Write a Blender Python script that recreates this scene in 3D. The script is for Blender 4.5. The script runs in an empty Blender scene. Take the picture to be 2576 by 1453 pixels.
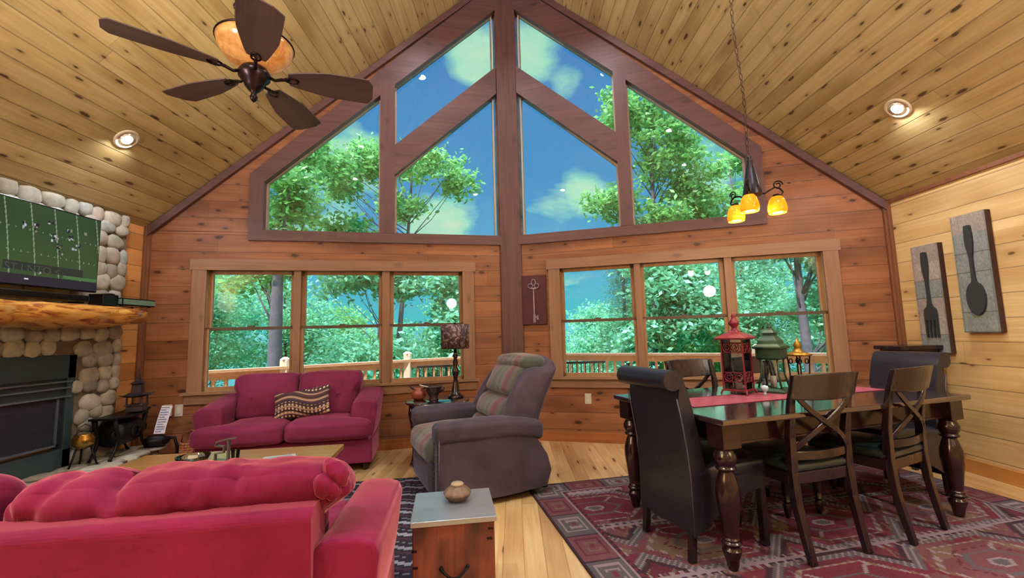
import bpy, math, random
import numpy as np
from mathutils import Vector, Matrix, noise as mnoise
PI = math.pi
rad = math.radians
scene = bpy.context.scene
col = scene.collection
random.seed(7)

# ------------------------------------------------------------------ colour / material helpers
def lin(h):
    if isinstance(h, str):
        h = h.lstrip('#'); c = [int(h[i:i+2], 16)/255 for i in (0, 2, 4)]
        return tuple((x/12.92 if x <= .04045 else ((x+.055)/1.055)**2.4) for x in c)
    return tuple(h)

class NT:
    def __init__(s, name):
        s.m = bpy.data.materials.new(name); s.m.use_nodes = True
        s.t = s.m.node_tree; s.t.nodes.clear()
    def n(s, typ, props=None, **ins):
        nd = s.t.nodes.new('ShaderNode'+typ)
        for k, v in (props or {}).items(): setattr(nd, k, v)
        for k, v in ins.items():
            key = int(k[1:]) if k[0] == 'i' and k[1:].isdigit() else k.replace('_', ' ')
            s.put(nd.inputs[key], v)
        return nd
    def put(s, inp, v):
        if isinstance(v, bpy.types.NodeSocket): s.t.links.new(v, inp)
        elif isinstance(v, bpy.types.Node): s.t.links.new(v.outputs[0], inp)
        elif isinstance(v, (tuple, list)) and len(v) == 3 and inp.type == 'RGBA': inp.default_value = (*v, 1)
        else: inp.default_value = v
    def math(s, op, a, b=None, c=None, clamp=False):
        nd = s.t.nodes.new('ShaderNodeMath'); nd.operation = op; nd.use_clamp = clamp
        for i, v in enumerate((a, b, c)):
            if v is not None: s.put(nd.inputs[i], v)
        return nd.outputs[0]
    def mix(s, f, a, b, mode='MIX'):
        nd = s.t.nodes.new('ShaderNodeMix'); nd.data_type = 'RGBA'; nd.blend_type = mode
        s.put(nd.inputs[0], f); s.put(nd.inputs[6], a); s.put(nd.inputs[7], b)
        return nd.outputs[2]
    def ramp(s, f, stops):
        nd = s.t.nodes.new('ShaderNodeValToRGB'); e = nd.color_ramp.elements
        while len(e) < len(stops): e.new(.5)
        for el, (p, c) in zip(e, stops): el.position = p; el.color = (*c, 1)
        s.put(nd.inputs[0], f); return nd.outputs[0]
    def map(s, v, a, b, c=0., d=1., clamp=True):
        nd = s.t.nodes.new('ShaderNodeMapRange'); nd.clamp = clamp
        for i, x in enumerate((v, a, b, c, d)): s.put(nd.inputs[i], x)
        return nd.outputs[0]
    def xyz(s, x, y, z=0.):
        return s.n('CombineXYZ', X=x, Y=y, Z=z).outputs[0]
    def obj(s):
        return s.n('TexCoord').outputs['Object']
    def noise(s, v, scale, detail=3., rough=.5, dist=0., out=0):
        return s.n('TexNoise', Vector=v, Scale=scale, Detail=detail, Roughness=rough, Distortion=dist).outputs[out]
    def bump(s, h, strength=.3, dist=.01):
        return s.n('Bump', Strength=strength, Distance=dist, Height=h).outputs[0]
    def out(s, shader):
        o = s.t.nodes.new('ShaderNodeOutputMaterial'); s.t.links.new(shader.outputs[0] if isinstance(shader, bpy.types.Node) else shader, o.inputs[0]); return s.m
    def bsdf(s, **k):
        p = s.n('BsdfPrincipled', **k); s.out(p); return s.m

def plain(name, c, rough=.5, metal=0., spec=.5, nz=.12, nscale=25., bump=0., coat=0., sheen=0., emis=None, estr=0.):
    t = NT(name); c = lin(c); v = t.obj()
    f = t.noise(v, nscale, 4.)
    cc = t.mix(f, tuple(x*(1-nz) for x in c), tuple(min(1, x*(1+nz)) for x in c))
    k = dict(Base_Color=cc, Roughness=rough, Metallic=metal, Coat_Weight=coat, Sheen_Weight=sheen)
    k['Specular_IOR_Level'] = spec
    nd = t.n('BsdfPrincipled')
    for kk, vv in k.items(): t.put(nd.inputs[kk.replace('_', ' ')], vv)
    if bump: t.put(nd.inputs['Normal'], t.bump(f, bump, .01))
    if emis: t.put(nd.inputs['Emission Color'], lin(emis)); nd.inputs['Emission Strength'].default_value = estr
    return t.out(nd)

def planks(name, ia, ib, w, c1, c2, c3, rough=.45, L=2.6, seed=0., knots=.55, knotcol=(.06, .025, .012), groove=.45, gw=.006, offb=0., grain=1., coat=0., ks=.34, tv=1.):
    """boards running along axis ia, stacked along axis ib (object coordinates)"""
    t = NT(name)
    sx = t.n('SeparateXYZ', Vector=t.obj())
    a, b = sx.outputs[ia], t.math('ADD', sx.outputs[ib], 50+offb)
    bw = t.math('DIVIDE', b, w); row = t.math('FLOOR', bw); fb = t.math('FRACT', bw)
    rr = t.n('TexWhiteNoise', {'noise_dimensions': '1D'}, W=t.math('ADD', row, seed)).outputs[0]
    a2 = t.math('ADD', a, t.math('MULTIPLY', rr, 23.)); a2 = t.math('ADD', a2, 60.)
    seg = t.math('FLOOR', t.math('DIVIDE', a2, L)); fs = t.math('FRACT', t.math('DIVIDE', a2, L))
    r2 = t.n('TexWhiteNoise', {'noise_dimensions': '2D'}, Vector=t.xyz(row, seg)).outputs[0]
    g = t.noise(t.xyz(t.math('MULTIPLY', a2, .55*grain), t.math('MULTIPLY', b, 14.*grain), row), 1.6, 5., .6, 1.2)
    g2 = t.noise(t.xyz(t.math('MULTIPLY', a2, .9), t.math('MULTIPLY', b, 3.), row), 1.1, 2., .5)
    base = t.mix(t.map(g, .3, .7), lin(c1), lin(c2))
    base = t.mix(t.math('MULTIPLY', t.map(g2, .48, .72), .75), base, lin(c3))
    tint = t.map(r2, 0., 1., 1-.22*tv, 1+.14*tv, False)
    base = t.mix(1., base, t.n('CombineColor', Red=tint, Green=t.math('POWER', tint, 1.15), Blue=t.math('POWER', tint, 1.35)).outputs[0], 'MULTIPLY')
    # knots
    kv = t.xyz(t.math('DIVIDE', a2, ks), t.math('MULTIPLY', bw, 1.05), row)
    vo = t.n('TexVoronoi', {'voronoi_dimensions': '2D'}, Vector=kv, Scale=1., Randomness=1.)
    wob = t.noise(t.xyz(t.math('MULTIPLY', a2, 9.), t.math('MULTIPLY', b, 9.)), 3., 2.)
    d = t.math('ADD', vo.outputs['Distance'], t.math('MULTIPLY', t.math('SUBTRACT', wob, .5), .09))
    on = t.math('LESS_THAN', t.n('SeparateColor', Color=vo.outputs['Color']).outputs[0], knots)
    size = t.map(t.math('POWER', t.n('SeparateColor', Color=vo.outputs['Color']).outputs[1], 2.5), 0., 1., .016, .085)
    k = t.math('MULTIPLY', t.map(d, size, t.math('ADD', size, .05), 1., 0.), on)
    halo = t.math('MULTIPLY', t.map(d, size, t.math('ADD', size, .22), .45, 0.), on)
    base = t.mix(halo, base, lin(c3)); base = t.mix(t.math('MULTIPLY', k, .88), base, knotcol)
    edge = t.math('MULTIPLY', t.math('MINIMUM', fb, t.math('SUBTRACT', 1., fb)), w)
    gm = t.map(edge, gw*.3, gw, 1., 0.)
    em = t.map(t.math('MULTIPLY', t.math('MINIMUM', fs, t.math('SUBTRACT', 1., fs)), L), .0006, .002, 1., 0.)
    gm = t.math('MAXIMUM', gm, t.math('MULTIPLY', em, .8))
    base = t.mix(t.math('MULTIPLY', gm, groove), base, (.05, .02, .01))
    h = t.math('SUBTRACT', t.math('MULTIPLY', g, .15), gm)
    return t.bsdf(Base_Color=base, Roughness=t.map(g, 0., 1., rough-.07, rough+.1), Coat_Weight=coat, Coat_Roughness=.25, Coat_IOR=1.7, Normal=t.bump(h, .35, .004))

def woodm(name, c1, c2, ia=0, rough=.35, coat=0., sc=1., knots=0., spec=.5, cior=1.5, crough=.12):
    """a piece of timber with grain along axis ia (object coordinates)"""
    t = NT(name); sx = t.n('SeparateXYZ', Vector=t.obj())
    o = [t.math('MULTIPLY', sx.outputs[i], (1.2 if i == ia else 22.)*sc) for i in range(3)]
    g = t.noise(t.xyz(*o), 1.3, 5., .6, .8)
    o2 = [t.math('MULTIPLY', sx.outputs[i], (.5 if i == ia else 4.)*sc) for i in range(3)]
    g2 = t.noise(t.xyz(*o2), 1.5, 2.)
    f = t.math('ADD', t.math('MULTIPLY', g, .65), t.math('MULTIPLY', g2, .35))
    base = t.mix(t.map(f, .33, .67), lin(c1), lin(c2))
    if knots:
        kv = t.xyz(*[t.math('MULTIPLY', sx.outputs[i], (2.2 if i == ia else 5.)) for i in range(3)])
        vo = t.n('TexVoronoi', Vector=kv, Scale=1.)
        k = t.math('MULTIPLY', t.map(vo.outputs['Distance'], .08, .16, 1., 0.), knots)
        base = t.mix(k, base, tuple(x*.2 for x in lin(c1)))
    nd = t.n('BsdfPrincipled', Base_Color=base, Roughness=t.map(f, .2, .8, rough-.06, rough+.08), Coat_Weight=coat, Coat_Roughness=crough, Coat_IOR=cior, Normal=t.bump(f, .12, .003))
    nd.inputs['Specular IOR Level'].default_value = spec
    return t.out(nd)

def velvet(name, c, sheen=.6, var=.28, sheencol='#ff9aa0', rough=.85):
    t = NT(name); v = t.obj(); c = lin(c)
    a = t.noise(v, 3.2, 5., .6, .6); b = t.noise(v, 260., 2.)
    f = t.math('ADD', t.math('MULTIPLY', a, .8), t.math('MULTIPLY', b, .2))
    cc = t.mix(t.map(f, .3, .7), tuple(x*(1-var) for x in c), tuple(min(1, x*(1+var)) for x in c))
    nd = t.n('BsdfPrincipled', Base_Color=cc, Roughness=rough, Sheen_Weight=sheen, Sheen_Roughness=.35, Sheen_Tint=lin(sheencol), Normal=t.bump(f, .15, .004))
    nd.inputs['Specular IOR Level'].default_value = .15
    return t.out(nd)

def attr_mat(name, rough=.9, emit=0., bumps=0., spec=.2):
    t = NT(name); a = t.n('Attribute', {'attribute_name': 'paint'}).outputs['Color']
    if emit:
        nd = t.n('BsdfPrincipled', Base_Color=(.01, .01, .012), Roughness=.15, Emission_Color=a, Emission_Strength=emit)
    else:
        nz = t.noise(t.obj(), 170., 3.)
        cc = t.mix(t.map(nz, .2, .8), a, t.mix(1., a, (.62, .62, .62), 'MULTIPLY'))
        nd = t.n('BsdfPrincipled', Base_Color=cc, Roughness=rough, Normal=t.bump(nz, bumps, .004))
        nd.inputs['Specular IOR Level'].default_value = spec
    return t.out(nd)

def glassm(name, tint=(.96, .98, .97), rough=.0, refl=1.0, body=0.):
    t = NT(name)
    tr = t.n('BsdfTransparent', Color=tint); gl = t.n('BsdfGlossy', Color=(refl, refl, refl), Roughness=rough)
    f = t.n('Fresnel', IOR=1.45).outputs[0]
    return t.out(t.n('MixShader', i0=f, i1=tr.outputs[0], i2=gl.outputs[0]))

def ambermat(name, c, e, estr, trans=.5):
    t = NT(name); nz = t.noise(t.obj(), 14., 4., .6, .8)
    cc = t.mix(t.map(nz, .3, .7), lin(c), lin(e))
    tl = t.n('BsdfTranslucent', Color=cc); gl = t.n('BsdfPrincipled', Base_Color=cc, Roughness=.2, Emission_Color=cc, Emission_Strength=estr)
    return t.out(t.n('MixShader', i0=trans, i1=gl.outputs[0], i2=tl.outputs[0]))

def glow(name, c, s):
    t = NT(name); return t.out(t.n('Emission', Color=lin(c), Strength=s))

def leafm(name, c1, c2, c3):
    t = NT(name); ge = t.n('NewGeometry'); r = ge.outputs['Random Per Island']
    cc = t.ramp(r, [(0., lin(c1)), (.55, lin(c2)), (1., lin(c3))])
    d = t.n('BsdfDiffuse', Color=cc); tl = t.n('BsdfTranslucent', Color=t.mix(.35, cc, (.3, .85, .25)))
    gl = t.n('BsdfGlossy', Color=(.5, .6, .5), Roughness=.4)
    m1 = t.n('MixShader', i0=.4, i1=d.outputs[0], i2=tl.outputs[0])
    return t.out(t.n('MixShader', i0=.05, i1=m1.outputs[0], i2=gl.outputs[0]))

# ------------------------------------------------------------------ mesh builder
class MB:
    def __init__(s): s.v = []; s.f = []; s.sm = []; s.M = Matrix()
    def add(s, vs, fs, smooth=False):
        o = len(s.v); s.v += [tuple(s.M @ Vector(p)) for p in vs]
        s.f += [tuple(o+i for i in f) for f in fs]; s.sm += [smooth]*len(fs); return s
    def box(s, x0, x1, y0, y1, z0, z1):
        v = [(x, y, z) for x in (x0, x1) for y in (y0, y1) for z in (z0, z1)]
        return s.add(v, [(0, 1, 3, 2), (4, 6, 7, 5), (0, 4, 5, 1), (2, 3, 7, 6), (0, 2, 6, 4), (1, 5, 7, 3)])
    def cbox(s, c, d): return s.box(c[0]-d[0]/2, c[0]+d[0]/2, c[1]-d[1]/2, c[1]+d[1]/2, c[2]-d[2]/2, c[2]+d[2]/2)
    def prism(s, poly, axis, a, b, smooth=False):
        """poly: 2D points in the two other axes (in cyclic x,y,z order), extruded along axis from a to b"""
        n = len(poly)
        def P(p, t):
            return {0: (t, p[0], p[1]), 1: (p[0], t, p[1]), 2: (p[0], p[1], t)}[axis]
        v = [P(p, a) for p in poly]+[P(p, b) for p in poly]
        s.add(v, [tuple(range(n))[::-1], tuple(range(n, 2*n))])
        s.add(v, [(i, (i+1) % n, n+(i+1) % n, n+i) for i in range(n)], smooth); return s
    def loft(s, rings, smooth=True, cap=True, closed=True):
        n = len(rings[0]); v = [p for r in rings for p in r]; f = []
        for k in range(len(rings)-1):
            for i in range(n if closed else n-1):
                j = (i+1) % n; f.append((k*n+i, k*n+j, (k+1)*n+j, (k+1)*n+i))
        if cap and closed:
            f.append(tuple(range(n))[::-1]); f.append(tuple((len(rings)-1)*n+i for i in range(n)))
        return s.add(v, f, smooth)
    def lathe(s, prof, c=(0, 0, 0), n=20, axis=2, smooth=True, sq=None):
        rings = []
        for r, h in prof:
            ring = []
            for i in range(n):
                a = 2*PI*i/n; x, y = r*math.cos(a), r*math.sin(a)
                p = {2: (x, y, h), 0: (h, x, y), 1: (x, h, y)}[axis]
                ring.append((c[0]+p[0], c[1]+p[1], c[2]+p[2]))
            rings.append(ring)
        return s.loft(rings, smooth)
    def tube(s, pts, r, n=8, closed=False, flat=1.):
        pts = [Vector(p) for p in pts]; m = len(pts); rings = []; up = None
        for i, p in enumerate(pts):
            if closed: t = (pts[(i+1) % m]-pts[i-1]).normalized()
            else: t = (pts[min(i+1, m-1)]-pts[max(i-1, 0)]).normalized()
            if up is None:
                up = Vector((0, 0, 1)) if abs(t.z) < .9 else Vector((0, 1, 0))
            u = (up-t*up.dot(t)).normalized(); w = t.cross(u); up = u
            rr = r[i] if isinstance(r, (list, tuple)) else r
            rings.append([tuple(p+(u*math.cos(2*PI*k/n)+w*flat*math.sin(2*PI*k/n))*rr) for k in range(n)])
        if closed: rings.append(rings[0])
        return s.loft(rings, True, not closed)
    def bar(s, a, b, w, h=None, up=(0, 0, 1)):
        """rectangular bar from a to b"""
        h = h or w; a, b = Vector(a), Vector(b); t = (b-a).normalized(); up = Vector(up)
        if abs(t.dot(up)) > .98: up = Vector((0, 1, 0))
        u = (up-t*up.dot(t)).normalized(); sd = t.cross(u)
        R = [[tuple(p+sd*x*w/2+u*y*h/2) for x, y in ((-1, -1), (1, -1), (1, 1), (-1, 1))] for p in (a, b)]
        return s.loft(R, False)
    def sweep(s, pts, w, h, side=(1, 0, 0)):
        """rectangular section swept along pts; width w (or list) along 'side', thickness h across"""
        pts = [Vector(p) for p in pts]; m = len(pts); rings = []; side = Vector(side)
        for i, p in enumerate(pts):
            t = (pts[min(i+1, m-1)]-pts[max(i-1, 0)]).normalized()
            sd = (side-t*side.dot(t)).normalized(); u = t.cross(sd)
            ww = w[i] if isinstance(w, (list, tuple)) else w; hh = h[i] if isinstance(h, (list, tuple)) else h
            rings.append([tuple(p+sd*x*ww/2+u*y*hh/2) for x, y in ((-1, -1), (1, -1), (1, 1), (-1, 1))])
        return s.loft(rings, False)
    def torus(s, c, R, r, axis=2, n=20, m=8, sx=1., sy=1.):
        pts = []
        for i in range(n):
            a = 2*PI*i/n; x, y = R*sx*math.cos(a), R*sy*math.sin(a)
            p = {2: (x, y, 0), 0: (0, x, y), 1: (x, 0, y)}[axis]; pts.append((c[0]+p[0], c[1]+p[1], c[2]+p[2]))
        return s.tube(pts, r, m, True)
    def ball(s, c, r, n=14, sx=1, sy=1, sz=1):
        v = []; f = []; m = n//2
        for i in range(1, m):
            for j in range(n):
                a, b = PI*i/m, 2*PI*j/n
                v.append((c[0]+r*sx*math.sin(a)*math.cos(b), c[1]+r*sy*math.sin(a)*math.sin(b), c[2]+r*sz*math.cos(a)))
        v += [(c[0], c[1], c[2]+r*sz), (c[0], c[1], c[2]-r*sz)]; T = len(v)-2
        for i in range(m-2):
            for j in range(n):
                f.append((i*n+j, (i+1)*n+j, (i+1)*n+(j+1) % n, i*n+(j+1) % n))
        for j in range(n):
            f.append((T, j, (j+1) % n)); f.append((T+1, (m-2)*n+(j+1) % n, (m-2)*n+j))
        return s.add(v, f, True)
    def cushion(s, c, d, r=.06, n=14, puff=(0, 0, 0), nz=0., ns=4., seed=0., fn=None, ridge=0.):
        """rounded, puffed block: centre c, size d; puff[i] = extra bulge of the faces across axis i"""
        c = Vector(c); h = [x/2 for x in d]; idx = {}; v = []; f = []
        r = min(r, *[x*.98 for x in h])
        def vid(i, j, k):
            key = (i, j, k)
            if key not in idx:
                q = [2*x/n-1 for x in (i, j, k)]
                q = [math.copysign(1-(1-abs(x))**1.35, x) for x in q]
                p = [q[t]*h[t] for t in range(3)]
                core = [max(-(h[t]-r), min(h[t]-r, p[t])) for t in range(3)]
                dv = Vector([p[t]-core[t] for t in range(3)])
                p = Vector(core)+(dv.normalized()*r if dv.length > 1e-9 else dv)
                for t in range(3):
                    a, b = (t+1) % 3, (t+2) % 3
                    w = max(0, 1-(abs(q[a]))**2.2)*max(0, 1-(abs(q[b]))**2.2)
                    p[t] += q[t]*puff[t]*w
                if nz:
                    e = mnoise.noise_vector(Vector((p.x*ns+seed, p.y*ns, p.z*ns)))
                    e2 = mnoise.noise_vector(Vector((p.x*ns*2.7+seed, p.y*ns*2.7, p.z*ns*2.7)))
                    p += e*nz+e2*nz*.45
                if ridge:
                    wv = mnoise.noise(Vector((p.x*7+seed+p.z*5, p.y*4, p.z*3+seed))); w2 = mnoise.noise(Vector((p.x*15-p.z*9+seed, p.y*8, p.z*5)))
                    e_ = (1-min(1, abs(wv)*3.2))**2*ridge+(1-min(1, abs(w2)*3.2))**2*ridge*.4
                    p -= p.normalized()*e_
                p = p+c
                if fn: p = Vector(fn(p))
                idx[key] = len(v); v.append(tuple(p))
            return idx[key]
        for a in range(3):
            b, e = (a+1) % 3, (a+2) % 3
            for side in (0, n):
                for i in range(n):
                    for j in range(n):
                        def K(x, y):
                            k = [0, 0, 0]; k[a] = side; k[b] = x; k[e] = y; return vid(*k)
                        q = (K(i, j), K(i+1, j), K(i+1, j+1), K(i, j+1))
                        f.append(q if side else q[::-1])
        return s.add(v, f, True)
    def build(s, name, mat, parent=None, bevel=0., seg=2, loc=None, rot=None, sub=0, kind=None):
        me = bpy.data.meshes.new(name); me.from_pydata(s.v, [], s.f); me.update()
        me.polygons.foreach_set('use_smooth', s.sm)
        if mat is not None: me.materials.append(mat)
        o = bpy.data.objects.new(name, me); col.objects.link(o)
        if parent is not None: o.parent = parent
        if loc is not None: o.location = loc
        if rot is not None: o.rotation_euler = rot
        if bevel:
            b = o.modifiers.new('bevel', 'BEVEL'); b.width = bevel; b.segments = seg; b.limit_method = 'ANGLE'; b.angle_limit = rad(40)
        if sub:
            b = o.modifiers.new('sub', 'SUBSURF'); b.levels = sub; b.render_levels = sub
        if kind: o['kind'] = kind
        return o

def tag(o, label, cat, group=None, kind=None):
    o['label'] = label; o['category'] = cat
    if group: o['group'] = group
    if kind: o['kind'] = kind
    return o
def empty(name, loc, rz=0., label=None, cat=None, group=None):
    o = bpy.data.objects.new(name, None); col.objects.link(o); o.location = loc; o.rotation_euler = (0, 0, rz)
    o.empty_display_size = .1
    if label: tag(o, label, cat, group)
    return o
def copy_tree(o, parent=None):
    c = o.copy(); col.objects.link(c)
    if parent is not None: c.parent = parent
    for ch in list(o.children): copy_tree(ch, c)
    return c
def painted(name, W, Hh, nu, nv, fn, mat, parent=None, loc=(0, 0, 0), rot=(0, 0, 0), thick=.012):
    """a flat slab W x Hh (local x,y) whose top face is coloured per cell by fn(u,v) (metres)"""
    xs = np.linspace(0, W, nu+1); ys = np.linspace(0, Hh, nv+1)
    X, Y = np.meshgrid(xs, ys, indexing='ij'); V = np.stack([X.ravel(), Y.ravel(), np.full(X.size, thick)], 1).tolist()
    f = []; cols = []
    for i in range(nu):
        for j in range(nv):
            a = i*(nv+1)+j; f.append((a, a+nv+1, a+nv+2, a+1)); cols.append(fn((i+.5)*W/nu, (j+.5)*Hh/nv))
    b = len(V); V += [(0, 0, 0), (W, 0, 0), (W, Hh, 0), (0, Hh, 0), (0, 0, thick), (W, 0, thick), (W, Hh, thick), (0, Hh, thick)]
    for q in ((0, 3, 2, 1), (0, 1, 5, 4), (1, 2, 6, 5), (2, 3, 7, 6), (3, 0, 4, 7)):
        f.append(tuple(b+k for k in q)); cols.append(cols[0])
    me = bpy.data.meshes.new(name); me.from_pydata(V, [], f); me.update()
    at = me.color_attributes.new('paint', 'FLOAT_COLOR', 'CORNER')
    C = np.ones((len(f), 4, 4), dtype=np.float32); C[:, :, :3] = np.array(cols, dtype=np.float32)[:, None, :]
    at.data.foreach_set('color', C.ravel()); me.materials.append(mat)
    o = bpy.data.objects.new(name, me); col.objects.link(o); o.location = loc; o.rotation_euler = rot
    if parent is not None: o.parent = parent
    return o

# ------------------------------------------------------------------ camera (solved from the photograph's vanishing points)
H = 1.22; F_ = 1089.6
def setup_camera():
    PIT, YA, RO = .1041, -.0008, -.0269
    cy, sy, cp, sp, c, s = math.cos(YA), math.sin(YA), math.cos(PIT), math.sin(PIT), math.cos(RO), math.sin(RO)
    R = Vector((cy, -sy, 0)); Fw = Vector((sy*cp, cy*cp, sp)); D = -Vector((-sy*sp, -cy*sp, cp))
    R2 = c*R-s*D; D2 = s*R+c*D
    cam = bpy.data.cameras.new('camera'); o = bpy.data.objects.new('camera', cam); col.objects.link(o)
    M = Matrix((R2, -D2, -Fw)).transposed().to_4x4(); M.translation = (0, 0, H); o.matrix_world = M
    cam.sensor_fit = 'HORIZONTAL'; cam.sensor_width = 36; cam.lens = F_/2576*36; cam.clip_end = 500; cam.clip_start = .05
    scene.camera = o
setup_camera()
# ------------------------------------------------------------------ materials
M = {}
M['ceil'] = planks('pine_ceiling', 0, 1, .135, '#ccb886', '#b69c64', '#8e7240', rough=.4, seed=3, knots=.75, ks=.38, groove=.5, L=5.2, tv=.5)
M['wallF'] = planks('pine_wall_front', 0, 2, .185, '#a66e4a', '#8a5434', '#683c24', L=4.4, tv=.8, rough=.42, seed=11, knots=.8, ks=.36, knotcol=(.035, .01, .006))  # same pine as the side walls, backlit darkness put into its colour
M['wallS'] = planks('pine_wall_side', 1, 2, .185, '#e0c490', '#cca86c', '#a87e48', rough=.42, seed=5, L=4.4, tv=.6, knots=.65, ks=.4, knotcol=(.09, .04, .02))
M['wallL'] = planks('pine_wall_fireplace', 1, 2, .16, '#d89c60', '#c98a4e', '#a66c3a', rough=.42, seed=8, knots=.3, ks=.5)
M['floor'] = planks('pine_floor', 1, 0, .115, '#ecd09a', '#d6a868', '#a86c3c', rough=.3, seed=1, knots=.5, ks=.6, L=2.1, coat=1., groove=.35, gw=.003)
M['timber'] = woodm('dark_timber', '#6e4c4c', '#543838', 2, .45, knots=.5)
M['timberx'] = woodm('dark_timber_rake', '#6e4c4c', '#543838', 0, .45, knots=.5)
M['casing'] = woodm('window_casing_wood', '#a07a60', '#86624c', 2, .45, knots=.4)
M['casingx'] = woodm('window_casing_wood_flat', '#a07a60', '#86624c', 0, .45, knots=.4)
M['sash'] = woodm('sash_wood', '#b28a62', '#96704c', 2, .4)
M['cornerw'] = woodm('corner_moulding', '#8a5a3e', '#6c432e', 2, .45)
M['jamb'] = plain('pale_window_stop', '#b9a890', .5)
M['dkrail'] = plain('sash_meeting_rail', '#5a4a38', .5)
M['glass'] = glassm('window_glass')
M['plate'] = plain('ivory_plate', '#c8c0b0', .4)
M['socket'] = plain('socket_slot', '#6a645c', .5)
M['baseb'] = woodm('baseboard_pine', '#b5713c', '#93552b', 0, .4)
M['baseby'] = woodm('baseboard_pine_side', '#d09650', '#b5783a', 1, .4)
M['deck'] = woodm('deck_board', '#c9a27c', '#b58c68', 0, .7)
M['railw'] = woodm('cedar_rail', '#dfae84', '#c98f66', 0, .6)
M['postw'] = plain('pale_deck_post', '#e8cdb4', .7)
M['blackmetal'] = plain('black_iron', '#17161a', .45, .6, nz=.3)
M['bronze'] = plain('dark_bronze', '#2a1c1c', .3, .8, nz=.3)
M['screenframe'] = plain('black_plastic', '#0c0c10', .25)

Xc, Yc, tL, tR, mr, zr, XL, XR = -.0074, 5.2228, .2307, .279, .9494, 5.9476, -3.738, 3.715
YB = -4.2
def roof(u): return zr-mr*abs(u)
def Wy(X): return Yc-(Xc-X)*tL if X < Xc else Yc-(X-Xc)*tR
NW = {'L': math.sqrt(1+tL*tL), 'R': math.sqrt(1+tR*tR)}
SG = {'L': -1, 'R': 1}
ROT = {'L': math.atan(tL), 'R': -math.atan(tR)}
UE = {'L': Xc-XL, 'R': XR-Xc}
def WP(s, u, z, off=0.):
    """world point on the front wall; off>0 is towards the room"""
    a = ROT[s]; x = SG[s]*u*NW[s]
    return Vector((Xc+x*math.cos(a)+off*math.sin(a), Yc+x*math.sin(a)-off*math.cos(a), z))
class FW(MB):
    """mesh in a front-wall half: local x along the wall, z up, y outward"""
    def __init__(s, side): MB.__init__(s); s.s = side
    def poly(s, pts, y0, y1): return s.prism([(SG[s.s]*u*NW[s.s], z) for u, z in pts], 1, y0, y1)
    def rect(s, u0, u1, z0, z1, y0, y1): return s.poly([(u0, z0), (u1, z0), (u1, z1), (u0, z1)], y0, y1)
    def mk(s, name, mat, kind='structure', parent=None, bevel=0.):
        if parent is not None: return s.build(name, mat, parent, bevel)
        return s.build(name, mat, None, bevel, loc=(Xc, Yc, 0), rot=(0, 0, ROT[s.s]), kind=kind)

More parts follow.
